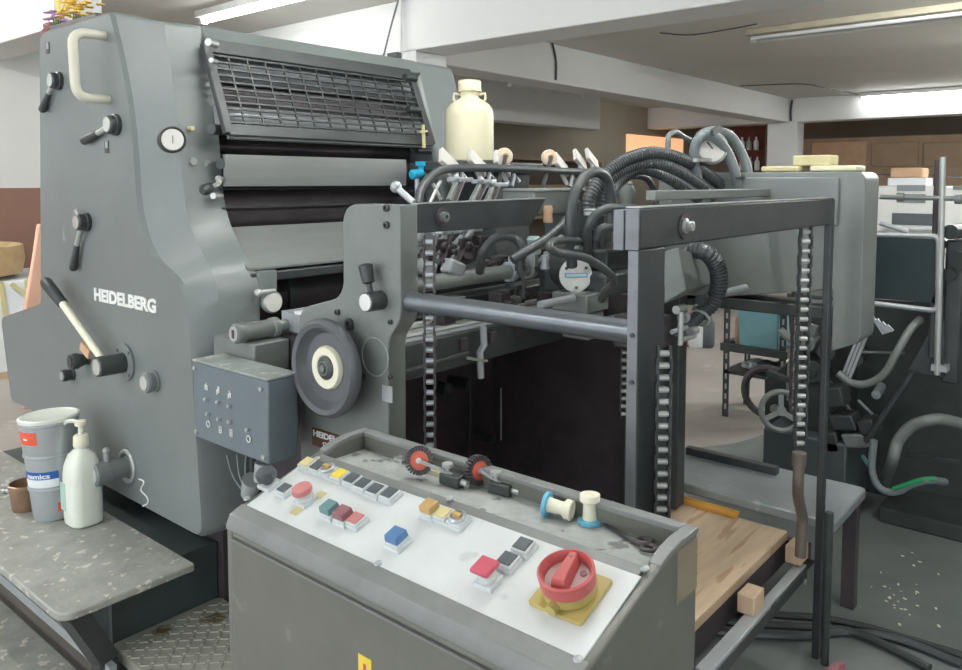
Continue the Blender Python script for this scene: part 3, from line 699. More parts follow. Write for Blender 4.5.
def sup(a, b, z, n=28, e=3.2):
    out = []
    for i in range(n):
        t = 2*PI*i/n; cc = math.cos(t); ss = math.sin(t)
        out.append(c3 + V((abs(cc)**(2/e)*math.copysign(a, cc), abs(ss)**(2/e)*math.copysign(b, ss), z)))
    return out
m = MB(); m.loft([sup(.042,.048,0), sup(.049,.055,.006), sup(.051,.057,.03), sup(.051,.057,.16), sup(.048,.054,.19), sup(.036,.042,.225), sup(.021,.026,.24), sup(.017,.019,.246,e=2), sup(.017,.019,.262,e=2)]); m.build('bottle_body', M_soap, sb)
m = MB(); m.lathe([(.023, .252), (.024, .256), (.023, .285), (.019, .29), (.008, .292), (.007, .318), (.017, .32), (.018, .334), (.01, .337)], c3, Z_, n=22); pc = m.build('pump_collar', M_creamw, sb)
m = MB(); e = V((-.35, .9, 0)).normalized(); m.tube([c3 + Z_*.328, c3 + Z_*.331 + e*.03, c3 + Z_*.326 + e*.056, c3 + Z_*.318 + e*.066], .0065, n=10); m.build('pump_spout', M_soap, sb)
m = MB(); m.box((c3.x - .0522, c3.y + .008, c3.z + .05), (c3.x - .0508, c3.y + .042, c3.z + .14)); m.build('bottle_label', mat('pale green label', (170, 206, 196), .5, 0, .1, 30), sb)
m = MB()
for k in range(7):
    q = on_step(4 + k % 4 * 4 , 488 + k // 4 * 5); m.ball(q + Z_*.008, .012, 7, (1, 1.2, .7))
tag(m.build('crumpled_foil', M_steel, ang=5), 'crumpled silver foil lying beside the brown tin', 'foil', kind='stuff')

# ---- flowers and tray on top of the press
p = P(82, 18, X=1.24); z0 = 2.05
m = MB(); m.box((1.225, P(48, 27, X=1.22).y, z0), (1.42, P(94, 11, X=1.22).y, z0 + .018)); tag(m.build('offering_tray', M_dark, None, .003), 'flat dark tray on the top edge of the press holding flowers', 'tray')
ty0 = P(48, 27, X=1.22).y; ty1 = P(94, 11, X=1.22).y
def flowers(nm, x, y, z, mm, n, sp, label):
    r = thing(nm, (x, y, z), label, 'flowers')
    m = MB()
    for k in range(n):
        q = V((x + random.uniform(-sp, sp), y + random.uniform(-sp, sp)*1.3, z + .02 + random.random()*sp*1.6))
        for j in range(5):
            a = j*2*PI/5 + k; m.ball(q + V((math.cos(a)*.009, math.sin(a)*.009, 0)), .008, 6, (1, 1, .5))
    m.build('petals', mm, r)
    m = MB()
    for k in range(4): m.cyl((x + (k-1.5)*.008, y, z), (x + (k-1.5)*.012, y + .01*k - .015, z + .04), .003, n=6)
    m.build('stems', mat('green stem', (90, 130, 70)), r)
ztr = z0 + .018
flowers('flower_bunch', 1.28, P(77, 15, X=1.28).y, ztr, M_petal, 46, .06, 'yellow flower bunch on the tray on the press')
flowers('flower_bunch', 1.27, P(57, 22, X=1.27).y, ztr, M_petalp, 16, .035, 'lilac flower bunch at the left end of the tray')
yb = P(66, 14, X=1.36).y
m = MB(); m.lathe([(.035, 0), (.05, .05), (.046, .055), (.04, .05), (0, .02)], (1.365, yb, ztr), n=18); tag(m.build('offering_bowl', M_basket), 'small brown bowl behind the yellow flowers on the press', 'bowl')
yb = P(50, 16, X=1.36).y
m = MB(); m.lathe([(.03, 0), (.034, .03), (.02, .05), (.022, .065), (.0, .08)], (1.35, yb - .01, ztr), n=16); tag(m.build('clay_pot', mat('mauve brown clay', (140, 100, 96), .7)), 'small mauve brown pot behind the lilac flowers', 'pot')
m = MB(); yb = P(62, 12, X=1.3).y; m.lathe([(.024, 0), (.028, .008), (.012, .02), (.009, .10), (.014, .14), (.006, .16)], (1.30, yb + .03, ztr), n=14); tag(m.build('candle_stick', M_petal), 'slender cream and yellow candle stick between the flower bunches', 'candle stick')
# ================================================================== SHEET FEEDER
fd = thing('sheet_feeder', (1.9, 1.15, 0), 'sheet feeder with black pile frame, handwheel and hose covered suction head', 'feeder')
# operator side plate
o = rpoly([(1.355,1.445),(1.565,1.445),(1.565,1.205),(1.755,1.155),(1.755,.5),(1.40,.5),(1.40,1.12),(1.355,1.165)], [.004,.06,.05,.05,.01,.01,.05,.04], 6)
m = MB(); m.prism([(1.31, p.x, p.y) for p in o], (.06, 0, 0)); sp = m.build('side_plate', M_feed, fd, .005)
for (x, y, r) in ((387, 208, .009), (387, 225, .009), (350, 324, .016), (338, 312, .008), (391, 322, .006), (391, 377, .006), (363, 376, .009)):
    p = P(x, y, X=1.31); m = MB(); m.lathe([(r, 0), (r, .007), (r*.5, .008), (r*.45, .004), (0, .004)], (1.311, p.y, p.z), -X_, n=16, cap=False); m.build('plate_bolt', M_dark, sp)

m = MB(); p = P(375, 357, X=1.309); m.torus((1.309, p.y, p.z), X_, .048, .0018, 30, 6); p = P(387, 394, X=1.308); m.box((1.308, p.y - .018, p.z - .02), (1.3115, p.y + .018, p.z + .02)); m.build('plate_inlay', M_tin, sp)
p = P(314, 428, X=1.309); q = P(352, 441, X=1.309); r_ = P(318, 436, X=1.309)
m = MB(); m.box((1.3065, p.y + .006, p.z - .047), (1.3098, p.y - .2, p.z + .002)); m.build('name_plate', M_label, fd)
text('lettering', 'HEIDELBERG', V((1.3065, p.y, p.z - .02)), -Y_, Z_, .17, M_paper, fd, height=.017, depth=.001, bold=.03)
text('lettering', 'OFFSET', V((1.3065, p.y - .04, p.z - .038)), -Y_, Z_, .07, M_paper, fd, height=.010, depth=.001, bold=.02)
# cam lever on the side plate
p = P(381, 300, X=1.31); c = P(366, 300, Y=p.y); m = MB(); m.cyl((1.31, p.y, p.z), (c.x, p.y, p.z), .024, n=20); h = m.build('stop_lever', M_dark, fd)
m = MB(); m.cyl((c.x, p.y, p.z), (c.x - .004, p.y, p.z), .021, n=20); m.build('hub_cap', M_chrome, h)
xm = c.x + .02; g0 = P(369, 284, X=xm); g1 = P(365, 264, X=xm); m = MB(); m.cyl((xm, p.y, p.z), g0, .007, n=8); d = g1 - g0; m.lathe([(.008, 0), (.015, .004), (.018, d.length*.92), (.012, d.length)], g0, d, n=14); m.build('lever_grip', M_dark, h)
# handwheel
wc = P(321, 369, X=1.235); m = MB()
m.lathe([(.03, .02), (.03, .024), (.088, .024), (.098, .012), (.104, .0), (.116, -.004), (.125, .004), (.127, .012), (.126, .022), (.120, .03), (.1, .034), (.03, .034)], wc + X_*.0, X_, n=48); hw = m.build('handwheel', mat('grey handwheel paint', (96, 99, 104), .42, .1, .1, 10), fd)
m = MB(); m.lathe([(.03, .03), (.03, .016), (.034, .012), (.052, .012), (.056, .018), (.056, .031)], wc, X_, n=36, cap=False); m.build('wheel_ring', M_creamw, hw)
m = MB(); m.lathe([(.0, .006), (.022, .006), (.03, .012), (.03, .03)], wc, X_, n=30, cap=False); m.build('wheel_hub', M_dark, hw)
m = MB(); m.cyl(wc + X_*.006, wc + X_*.002, .009, n=12); m.torus(wc + X_*.006, X_, .017, .002, 20, 6); m.build('hub_bolt', M_feed, hw)
m = MB(); m.cyl(wc + X_*.03, (1.312, wc.y, wc.z), .03, n=16); m.build('wheel_shaft', M_dark, hw)
# pile frame
yF = .72
pf = MB(); pf.box((1.316, .72, 0), (1.42, .744, 1.372)); np_ = pf.build('front_post', M_post, fd, .003)
m = MB(); m.box((1.3135, .7215, 0), (1.3158, .7425, 1.37)); e_ = m.build('post_edge', M_wear, np_)
m = MB()
for z in (1.21, 1.12): m.cyl((1.3165, .731, z), (1.310, .731, z), .0045, n=10)
m.build('post_hole', M_black, np_)
m = MB(); m.box((1.316, .72, 1.372), (2.495, .75, 1.451)); fb = m.build('front_beam', M_post, fd, .004)
m = MB(); m.box((1.312, .752, 1.37), (1.40, .775, 1.447)); m.box((1.3125, .7205, 1.371), (1.3158, .7495, 1.45)); m.build('beam_end_block', M_wear, fb, .003)
m = MB(); m.box((1.317, .7195, 1.4512), (2.494, .7505, 1.4535)); m.build('beam_edge', M_steel, fb)
p = P(684, 226, Y=.72); m = MB(); m.lathe([(.016, 0), (.016, .006), (.010, .008), (.010, .02), (.006, .022)], (p.x, .72, p.z), -Y_, n=18); m.build('beam_bolt', M_steel, fb)
m = MB(); m.lathe([(.026, 0), (.026, .003)], (p.x, .7205, p.z), -Y_, n=20); m.build('bolt_washer', M_black, fb)
m = MB(); m.box((2.497, .72, 0), (2.528, .742, 1.451)); m.build('rear_post', M_post, fd, .005)
m = MB(); m.cyl((2.46, .69, 0.02), (2.46, .69, .5), .013, n=10); m.build('foot_pipe', M_blackg, fd)
o = rpoly([(1.371,1.445),(1.907,1.45),(1.834,1.375),(1.371,1.375)], .003, 2)
m = MB(); m.prism([(p.x, 1.355, p.y) for p in o], (0, .02, 0)); cb_ = m.build('cross_beam', M_post, fd, .002)
m = MB(); m.prism([(1.371, 1.354, 1.4455), (1.905, 1.354, 1.4505), (1.905, 1.376, 1.4505), (1.371, 1.376, 1.4455)], (0, 0, .003)); m.build('beam_edge', M_steel, cb_)
m = MB(); m.lathe([(.013, 0), (.013, .016), (.006, .017), (.006, .008), (0, .008)], (1.456, 1.355, 1.412), -Y_, n=18, cap=False); m.build('beam_bolt', M_feed, cb_)
m = MB(); m.lathe([(.024, 0), (.024, .004)], (1.456, 1.355, 1.412), -Y_, n=18); m.build('bolt_washer', M_black, cb_)
m = MB(); m.cyl((1.34, 1.37, 1.211), (1.34, .742, 1.211), .0235, n=26); m.build('guide_bar', mat('blued steel bar', (112, 118, 124), .3, .55, .12, 8), fd)
# second, thinner rail behind the front beam
a = P(656, 200, Y=.95); e = P(773, 200, Y=.95)
m = MB(); m.prism([(x, .95, z) for x, z in ((a.x, 1.452), (e.x, 1.452), (e.x, 1.478), (a.x, 1.478))], (0, .03, 0)); m.box((e.x - .01, .935, 1.44), (e.x, .985, 1.482)); m.build('rear_rail', M_feed, fd, .003)
# roller chains
def chain(p0, p1, w_, pitch, name, parent, ra=.5, wd=X_, mats=(M_post, M_steel)):
    m = MB(); p0 = V(p0); p1 = V(p1); n = int((p1-p0).length / pitch); d = (p1-p0).normalized(); wd = V(wd); dp = d.cross(wd)
    for i in range(n):
        c = p0 + d * pitch * (i + .5)
        m.mi = 1; m.cyl(c - wd*w_*.36, c + wd*w_*.36, pitch*.26, n=10)
        m.mi = 0; k = .5 if i % 2 else .42
        for sg in (-1, 1): m.obox(c + wd*w_*k*sg + d*pitch*.0, d*pitch*.62, wd*.0022, dp*pitch*.32)
    return m.build(name, list(mats), parent)
CW = V((RT[0], RT[1], 0))
chain((1.362, .69, 1.185), (1.362, .69, .42), .028, .0235, 'lift_chain', fd, wd=CW)
m = MB(); m.box((1.393, .69, .42), (1.399, .72, 1.1)); m.build('chain_guide', M_feed, fd)
chain((1.352, 1.30, 1.37), (1.352, 1.30, .60), .026, .026, 'lift_chain', fd, mats=(M_black, M_tin), wd=CW)
chain((2.285, 1.30, 1.0), (2.285, 1.30, .70), .028, .026, 'lift_chain', fd, wd=CW)
p = P(808, 235, Y=.75); q = P(797, 455, Y=.75)
chain((2.355, .75, 1.37), (2.355, .75, .69), .034, .0285, 'lift_chain', fd, wd=CW)
m = MB(); m.cyl((2.355, .75, .70), (2.355, .75, .66), .02, n=14); m.tube([(2.355, .75, .67), (2.352, .75, .60), (2.365, .752, .56), (2.41, .754, .49), (2.415, .755, .45), (2.41, .756, .36)], .017, n=10); m.build('chain_hook', mat('rusty steel rod', (112, 104, 96), .45, .3, .2, 20), fd)
for xx, yy, z0, z1 in ((3.0, .98, 1.2, .62), (3.06, 1.0, 1.2, .66)): chain((xx, yy, z0), (xx, yy, z1), .03, .03, 'drive_chain', fd, mats=(M_black, M_feed), wd=CW)
# pile board, battens and rails
pb = thing('pile_board', (2.0, 1.0, .34), 'worn plywood pile board inside the black feeder frame', 'board')
m = MB(); m.box((1.40, .835, .345), (2.53, 1.33, .375)); m.build('board', M_ply, pb, .003)
m = MB(); m.box((2.508, 1.0, .3752), (2.545, 1.33, .392)); m.build('batten', M_woody, pb, .003)
m = MB(); m.bar((2.45, 1.07, .3765), (2.53, 1.25, .3765), .05, .003); 
for (px, py, nm) in ((734, 593, 'nearer'), (789, 545, 'farther')):
    pass
for k, (px, py) in enumerate(((752, 590), (798, 543))):
    p = P(px, py, Z=.372); m = MB(); m.box((p.x - .04, p.y - .022, .318), (p.x + .035, p.y + .026, .372)); m.build('end_block', M_wood, pb, .003)
pr = MB(); pr.box((1.36, .77, .24), (2.53, .785, .305)); pr.box((1.36, .75, .295), (2.53, .785, .305)); m = pr; cr_ = m.build('pile_rail', M_dark, fd, .002)
for (a, e) in (((1.75, .752, .3055), (2.16, .79, .318)), ((1.36, .758, .3055), (1.75, .778, .312)), ((2.16, .755, .3055), (2.47, .785, .312))):
    m = MB(); m.box(a, e); m.build('rail_bar', M_tin, cr_, .002)
for (a, e) in (((1.36, .84, .27), (2.53, .86, .344)), ((1.36, 1.28, .27), (2.53, 1.30, .344)), ((2.53, .77, .27), (2.56, 1.34, .344))):
    m = MB(); m.box(a, e); m.build('carrier_rail', M_black, fd)
for x in (1.6, 1.72, 2.44):
    m = MB(); m.cyl((x, .75, .27), (x, .745, .27), .009, n=10); m.build('rail_bolt', M_steel, cr_)
# dark machine body behind the pile
m = MB(); m.box((1.40, 2.0, .05), (2.48, 2.06, 1.06)); m.box((2.45, 1.34, .0), (2.58, 2.0, 1.1)); m.box((1.375, 1.76, .05), (1.40, 2.04, 1.05)); m.box((1.4, 1.75, 1.03), (2.48, 2.06, 1.06)); m.build('inner_body', M_black, fd)
m = MB(); m.box((2.36, 1.22, .05), (2.45, 1.345, 1.07)); m.build('side_column', M_blackg, fd, .004)
m = MB(); m.box((2.44, 1.18, .38), (2.50, 1.30, 1.25)); m.build('side_column', M_dark, fd, .004)
m = MB()
for i, y in enumerate((1.50, 1.56, 1.63, 1.70, 1.78, 1.86)): m.box((1.40, y, 1.082 + i*.006), (2.42, y + .036, 1.092 + i*.006))
m.build('feed_tape', M_white, fd, .002)
m = MB(); m.prism([(1.395, y, z) for y, z in ((1.48,1.06),(1.48,1.078),(1.95,1.118),(1.95,1.06))], (1.04, 0, 0)); m.build('feed_board', M_tin, fd)
m = MB(); m.box((1.40, 1.455, .98), (2.40, 1.48, 1.075)); 
m.build('front_apron', M_dark, fd, .003)
for k in range(7):
    m = MB(); m.box((1.50 + k*.13, 1.445, 1.03), (1.53 + k*.13, 1.456, 1.06)); m.build('apron_block', M_black, fd)
a = P(486, 325, Y=1.42); m = MB(); m.tube([P(483, 325, Y=1.42), P(484, 345, Y=1.42), P(480, 352, Y=1.42), P(481, 378, Y=1.42)], .010, n=8, sub=1); m.build('sheet_stop', M_tin, fd)
m = MB(); m.cyl(P(467, 358, Y=1.40), P(487, 361, Y=1.40), .004, n=8); m.build('stop_pin', M_steel, fd)
m = MB(); m.cyl(P(404, 372, Y=1.43), P(468, 353, Y=1.43), .006, n=8); m.build('apron_rod', M_dark, fd)
q0 = P(514, 376, Y=1.98); q1 = P(528, 447, Y=1.98); m = MB(); m.box((q0.x, 1.97, q1.z), (q1.x, 2.0, q0.z)); m.build('inspection_strip', M_feed, fd)
m = MB(); m.bar(P(517, 374, Y=1.95), P(528, 405, Y=1.95), .02, .008, up=(0, 1, 0)); m.build('strip_lever', M_dark, fd)
for (x, y0, y1, r, mm) in ((501, 388, 440, .0035, M_tin), (596, 345, 490, .012, M_dark), (545, 340, 480, .008, M_blackg), (572, 345, 485, .006, M_blackg), (470, 350, 465, .005, M_blackg)):
    m = MB(); m.cyl(P(x, y0, Y=1.9), P(x, y1, Y=1.9), r, n=8); m.build('guide_rod', mm, fd)
for (x, y, r) in ((448, 390, .025), (470, 385, .022), (494, 440, .014), (548, 360, .016), (560, 470, .012)):
    p = P(x, y, Y=1.9); m = MB(); m.cyl(p, p + Y_*.1, r, n=12); m.build('inner_bolt', M_blackg, fd)
m = MB(); m.box((1.60, 1.58, 1.115), (2.42, 1.90, 1.150)); m.build('feed_bridge', M_blackg, fd, .006)
for k in range(9):
    x = 1.62 + k*.085; y = 1.50 + (k % 3)*.035
    m = MB(); m.box((x, y, 1.095), (x + .05, y + .05, 1.13 + (k % 2)*.03)); m.cyl((x + .02, y, 1.13), (x + .02, y - .03, 1.125), .008 + (k % 3)*.003, n=10); m.build('side_lay', (M_black, M_feed, M_dark)[k % 3], fd, .003)
for k in range(6):
    x = 1.44 + k*.07; z = 1.26 + (k % 3)*.03
    m = MB(); m.cyl((x, 1.58, z), (x + .035, 1.55, z + .05), .009, n=10); m.ball((x, 1.58, z), .015, 8); m.build('adjusting_screw', (M_tin, M_steel)[k % 2], fd)
# ---- sheet guides above the feed board
yT = 1.66
m = MB(); q = [P(417, 205, Y=1.62), P(423, 186, Y=1.65), P(440, 171, Y=yT), P(470, 168, Y=yT), P(520, 169, Y=yT), P(560, 171, Y=yT), P(588, 172, Y=yT)]
m.tube(q, .0135, n=12); m.build('guide_tube', M_rub, fd)
for (x0, y0, x1, y1) in ((428, 205, 440, 181), (441, 198, 433, 184)):
    m = MB(); m.cyl(P(x0, y0 + 2, Y=1.63), P(x1, y1, Y=1.66), .006, n=8); m.build('guide_rod', M_steel, fd)
paddle = [(449, 163), (477, 163), (502, 164), (561, 165), (580, 161), (592, 160)]
for (x, y) in paddle:
    c = P(x, y, Y=1.70); m = MB()
    ex = V((.040, 0, -.026)); ez = V((.016, .014, .021)); m.obox(c, ex, ez, V((.003, -.006, .004)))
    m.build('paper_guide', mat('pale grey plastic paddle', (196, 194, 188), .5, 0, .06, 20), fd, .003)
    m = MB(); q = P(x + 6, y + 14, Y=1.66); m.tube([c + V((-.02, -.01, -.02)), q + V((.0, 0, -.02)), q + V((.02, 0, -.03)), q + V((.035, 0, .01)), q + V((.06, 0, -.012))], .008, n=7, sub=1); m.build('guide_spring', M_tin, fd)
for (x, y) in ((503, 157), (548, 158)):
    c = P(x, y, Y=1.72); d = V((-.5, -.85, .1)).normalized(); m = MB(); m.lathe([(.026, 0), (.03, .004), (.03, .018), (.026, .022)], c, d, n=26); h = m.build('brush_wheel', M_wash, fd)
    m = MB(); m.cyl(c + d*.02, c + d*.03, .011, n=14); m.build('wheel_hub', M_amber, h)
    m = MB()
    u, w_ = m.frames(d)
    for k in range(18):
        a = 2*PI*k/18; m.bar(c + d*.0225 + (u*math.cos(a) + w_*math.sin(a))*.017, c + d*.0225 + (u*math.cos(a) + w_*math.sin(a))*.029, .0012, .001, up=d)
    m.build('wheel_spoke', M_card, h)
    m = MB(); m.bar(c + d*.03, P(x - 6, y + 32, Y=1.62), .012, .01); m.build('wheel_arm', M_dark, fd)
# tilted clamp arms
for (x0, y0, x1, y1) in ((446, 232, 437, 262), (468, 230, 452, 262), (458, 180, 449, 202), (482, 182, 470, 205), (494, 185, 486, 204)):
    a = P(x0, y0, Y=1.60); b_ = P(x1, y1, Y=1.52)
    m = MB(); m.bar(a, b_, .022, .012, up=(0, 1, 0)); h = m.build('clamp_arm', M_feed, fd, .002)
    m = MB(); m.bar(a + V((.012, -.012, 0)), b_ + V((.012, -.012, 0)), .005, .012, up=(0, 1, 0)); m.build('arm_slot', M_black, h)
    m = MB(); m.box(a + V((-.03, -.02, -.006)), a + V((.05, .02, .008))); m.ball(a + V((-.03, -.02, .006)), .012, 8); m.build('arm_yoke', M_tin, h, .003)
for (x, y) in ((424, 268), (453, 268), (425, 238)):
    c = P(x, y, Y=1.50); m = MB(); m.obox(c, V((.032, 0, -.012)), V((0, .02, 0)), V((.008, 0, .02))); m.build('clamp_foot', M_tin, fd, .008)
for (x, y) in ((437, 246), (462, 245), (474, 252), (481, 243), (447, 252), (500, 262), (488, 268), (430, 256)):
    c = P(x, y, Y=1.56); m = MB(); m.box(c - V((.025, .02, .022)), c + V((.025, .02, .022))); m.cyl(c + V((0, -.02, 0)), c + V((0, -.035, .0)), .012, n=12); m.build('clamp_block', M_black, fd, .005)
# shafts along the feeder
p = P(415, 285, Y=1.5); m = MB(); m.cyl((1.375, 1.5, p.z), (2.44, 1.5, p.z), .0225, n=22); m.build('cross_shaft', M_feed, fd)
m = MB(); m.cyl((1.45, 1.62, 1.18), (2.44, 1.62, 1.18), .018, n=16); m.build('cross_shaft', M_dark, fd)
for (x, y) in ((528, 263), (545, 259), (510, 268)):
    c = P(x, y, Y=1.5); m = MB(); m.cyl((c.x - .012, 1.5, p.z), (c.x + .012, 1.5, p.z), .032, n=20); m.box((c.x - .01, 1.465, p.z + .01), (c.x + .01, 1.5, p.z + .05)); m.build('shaft_collar', M_tin, fd, .002)
    m = MB(); m.tube([(c.x, 1.47, p.z + .01), (c.x + .006, 1.45, p.z - .03), (c.x, 1.45, p.z - .08)], .006, n=7); m.build('collar_lead', M_dark, fd)
# suction head
hx = P(605, 262, Y=1.25).x
m = MB(); m.box((1.93, 1.16, 1.17), (2.28, 1.38, 1.235)); m.box((2.0, 1.2, 1.235), (2.3, 1.4, 1.30)); m.build('head_body', M_dark, fd, .008)
c = V((1.905, 1.25, 1.232)); d = V((-.62, -.78, .03)).normalized()
m = MB(); m.cyl(c + d*.0, c - d*.20, .046, .05, n=26); vb = m.build('valve_drum', M_blackg, fd)
m = MB(); m.lathe([(.047, .0), (.049, .004), (.049, .01), (.046, .012)], c, d, n=30); vd = m.build('valve_cap', M_white, fd)
u = d.cross(Z_).normalized() * -1; up = u.cross(d) * 1
if up.z < 0: up = -up
rt_ = up.cross(d)
m = MB()
for (a, r_) in ((90, .036), (215, .036), (325, .036)):
    pp = c + d*.012 + (rt_*math.cos(math.radians(a - 180 + 0)) + up*math.sin(math.radians(a - 180)))*r_; m.cyl(pp, pp + d*.004, .0045, n=10)
m.build('cap_screw', M_btnk, vd)
m = MB(); m.obox(c + d*.0125, rt_*.034, up*.007, d*.0008); vl = m.build('cap_label', M_ltblue, vd)
m = MB(); m.obox(c + d*.0134, rt_*.03, up*.0035, d*.0008); m.build('label_stripe', M_paper, vl)
m = MB(); m.box((1.86, 1.18, 1.13), (1.98, 1.30, 1.185)); m.box((1.885, 1.19, 1.05), (1.97, 1.28, 1.13)); m.build('head_foot', M_feed, fd, .005)
m = MB(); m.cyl(P(540, 305, Y=1.22), P(573, 298, Y=1.22), .011, n=12); m.build('head_rod', M_tin, fd)
m = MB(); m.cyl(P(600, 321, Y=1.2), P(625, 316, Y=1.15), .010, n=10); m.build('head_rod', M_tin, fd)
p = P(534, 190, Y=1.38); q = P(572, 214, Y=1.38); m = MB(); m.box((p.x, 1.38, q.z), (q.x, 1.5, p.z)); m.box((p.x - .004, 1.376, p.z - .008), (q.x + .3, 1.50, p.z + .004)); m.build('head_housing', M_feed, fd, .006)
m = MB(); m.box((2.1, 1.36, 1.30), (2.3, 1.5, 1.44)); m.build('head_housing', M_dark, fd, .006)
# fittings and valves (glass cups, unions)
for (x, y, r, h_, mm, yy) in ((534, 245, .02, .05, M_ltblue, 1.3), (548, 214, .014, .05, M_card, 1.33), (626, 200, .03, .10, M_feed, 1.35), (627, 187, .018, .04, M_steel, 1.35), (545, 262, .013, .04, M_tin, 1.3), (520, 262, .015, .05, M_dark, 1.35), (590, 212, .019, .02, M_tin, 1.25), (601, 212, .022, .02, M_tin, 1.25), (575, 243, .015, .03, M_tin, 1.2), (560, 240, .012, .03, M_feed, 1.28)):
    p = P(x, y, Y=yy); m = MB(); m.lathe([(r, -h_/2), (r*1.05, -h_*.3), (r*.9, 0), (r*1.1, h_*.3), (r*.8, h_/2)], p, Z_, n=14); m.build('pipe_fitting', mm if mm is not M_ltblue else mat('pale glass cup', (150, 172, 172), .2), fd)
m = MB()
for (x0, x1, y0, y1) in ((588, 588, 214, 262), (601, 601, 214, 258), (594, 594, 230, 265)): m.cyl(P(x0, y0, Y=1.26), P(x1, y1, Y=1.26), .0115, n=10)
m.build('riser_pipe', M_dark, fd)
p = P(608, 235, Y=1.15)
# box at the beam end with the small grey valve
# hoses
def hose(pts, r, mm=M_rub, name='air_hose', rib=0, n=10):
    m = MB(); m.tube([P(x, y, Y=yy) for (x, y, yy) in pts], r, n=n, sub=8, rib=rib); return m.build(name, mm, fd)
hose([(588, 214, 1.27), (590, 196, 1.27), (603, 176, 1.26), (625, 160, 1.24), (655, 153, 1.2), (690, 163, 1.16), (722, 186, 1.12), (735, 200, 1.1)], .020, rib=.011, n=12)
hose([(600, 214, 1.27), (602, 196, 1.27), (612, 178, 1.26), (632, 166, 1.24), (655, 163, 1.2), (680, 172, 1.16), (708, 190, 1.12), (716, 200, 1.1)], .018, rib=.011, n=12)
hose([(607, 216, 1.3), (612, 194, 1.3), (622, 180, 1.3), (640, 170, 1.28), (662, 176, 1.24), (685, 190, 1.2), (700, 202, 1.16)], .016, rib=.010, n=12)
hose([(655, 216, 1.3), (655, 196, 1.32), (648, 180, 1.33), (636, 176, 1.34), (620, 178, 1.35)], .011, rib=.008)
hose([(572, 266, 1.22), (570, 230, 1.2), (573, 200, 1.2), (582, 180, 1.2), (594, 172, 1.2), (606, 178, 1.2), (611, 198, 1.2), (610, 228, 1.2)], .0155)
hose([(588, 252, 1.18), (587, 232, 1.16), (594, 217, 1.14), (606, 209, 1.12), (620, 208, 1.1), (634, 209, 1.08)], .0125)
hose([(596, 240, 1.16), (600, 230, 1.15), (606, 227, 1.14), (614, 228, 1.13)], .011)
hose([(480, 272, 1.45), (482, 254, 1.42), (493, 240, 1.4), (505, 236, 1.38), (517, 240, 1.36), (524, 252, 1.34)], .013, M_rub)
hose([(512, 260, 1.28), (528, 250, 1.26), (545, 240, 1.25), (560, 228, 1.24), (566, 220, 1.25)], .013)
hose([(583, 243, 1.2), (570, 241, 1.18), (556, 241, 1.15), (549, 246, 1.13), (556, 252, 1.12), (572, 255, 1.1), (588, 259, 1.09), (605, 270, 1.08), (614, 281, 1.09), (606, 290, 1.12), (601, 300, 1.15)], .011, M_rub)
hose([(690, 250, 1.05), (705, 252, 1.0), (716, 264, .98), (719, 282, .98), (714, 300, 1.0), (702, 312, 1.04)], .026, M_rub, rib=.011, n=12)
for (x, y) in ((702, 312), (700, 318)): 
    p = P(x, y, Y=1.04); m = MB(); m.torus(p, (P(700, 318, Y=1.04) - P(708, 306, Y=1.04)), .028, .005); m.build('hose_clip', M_steel, fd)
hose([(700, 314, 1.04), (690, 326, 1.06), (680, 340, 1.08)], .02, M_rub)
hose([(718, 250, 1.2), (728, 248, 1.2), (731, 248, 1.2)], .03, M_rub)
# grey looped hoses beside the gauge
hose([(738, 190, 1.06), (735, 172, 1.06), (727, 152, 1.08), (715, 138, 1.1), (703, 136, 1.12), (696, 144, 1.14), (694, 160, 1.15), (697, 176, 1.15)], .017, M_hose)
hose([(750, 190, 1.06), (748, 172, 1.06), (741, 152, 1.08), (730, 136, 1.1), (715, 131, 1.12), (703, 134, 1.14), (697, 142, 1.15)], .017, M_hose)
hose([(668, 148, 1.2), (669, 136, 1.2), (676, 132, 1.2), (684, 137, 1.2), (695, 142, 1.19), (708, 142, 1.17), (714, 138, 1.16)], .009, M_feed)
m = MB(); q = P(744, 177, Y=1.05); m.bar(P(737, 178, Y=1.04), P(754, 177, Y=1.04), .01, .006); m.build('hose_tie', M_dark, fd)
m = MB(); q = P(717, 130, Y=1.08); m.bar(P(712, 133, Y=1.08), P(720, 128, Y=1.08), .012, .02); m.build('hose_tie', M_dark, fd)
p = P(711, 148, Y=1.12); d = V((-.75, -.66, 0)).normalized(); m = MB(); m.lathe([(.05, -.03), (.055, 0), (.055, .012), (.049, .016), (.047, .010), (0, .010)], p, d, n=32, cap=False); g = m.build('pressure_gauge', M_steel, fd)
m = MB(); m.cyl(p + d*.010, p + d*.013, .046, n=28); m.build('gauge_face', M_gauge, g)
m = MB(); m.bar(p + d*.015 + V((.004, 0, -.004)), p + d*.015 + V((-.012, .014, .02)), .005, .002, up=d); m.build('needle', M_black, g)
m = MB(); p = P(700, 160, Y=1.15); m.cyl(p, P(698, 186, Y=1.15), .012, n=10); m.bar(P(695, 160, Y=1.12), P(712, 160, Y=1.12), .015, .012); m.build('gauge_pipe', M_steel, fd)
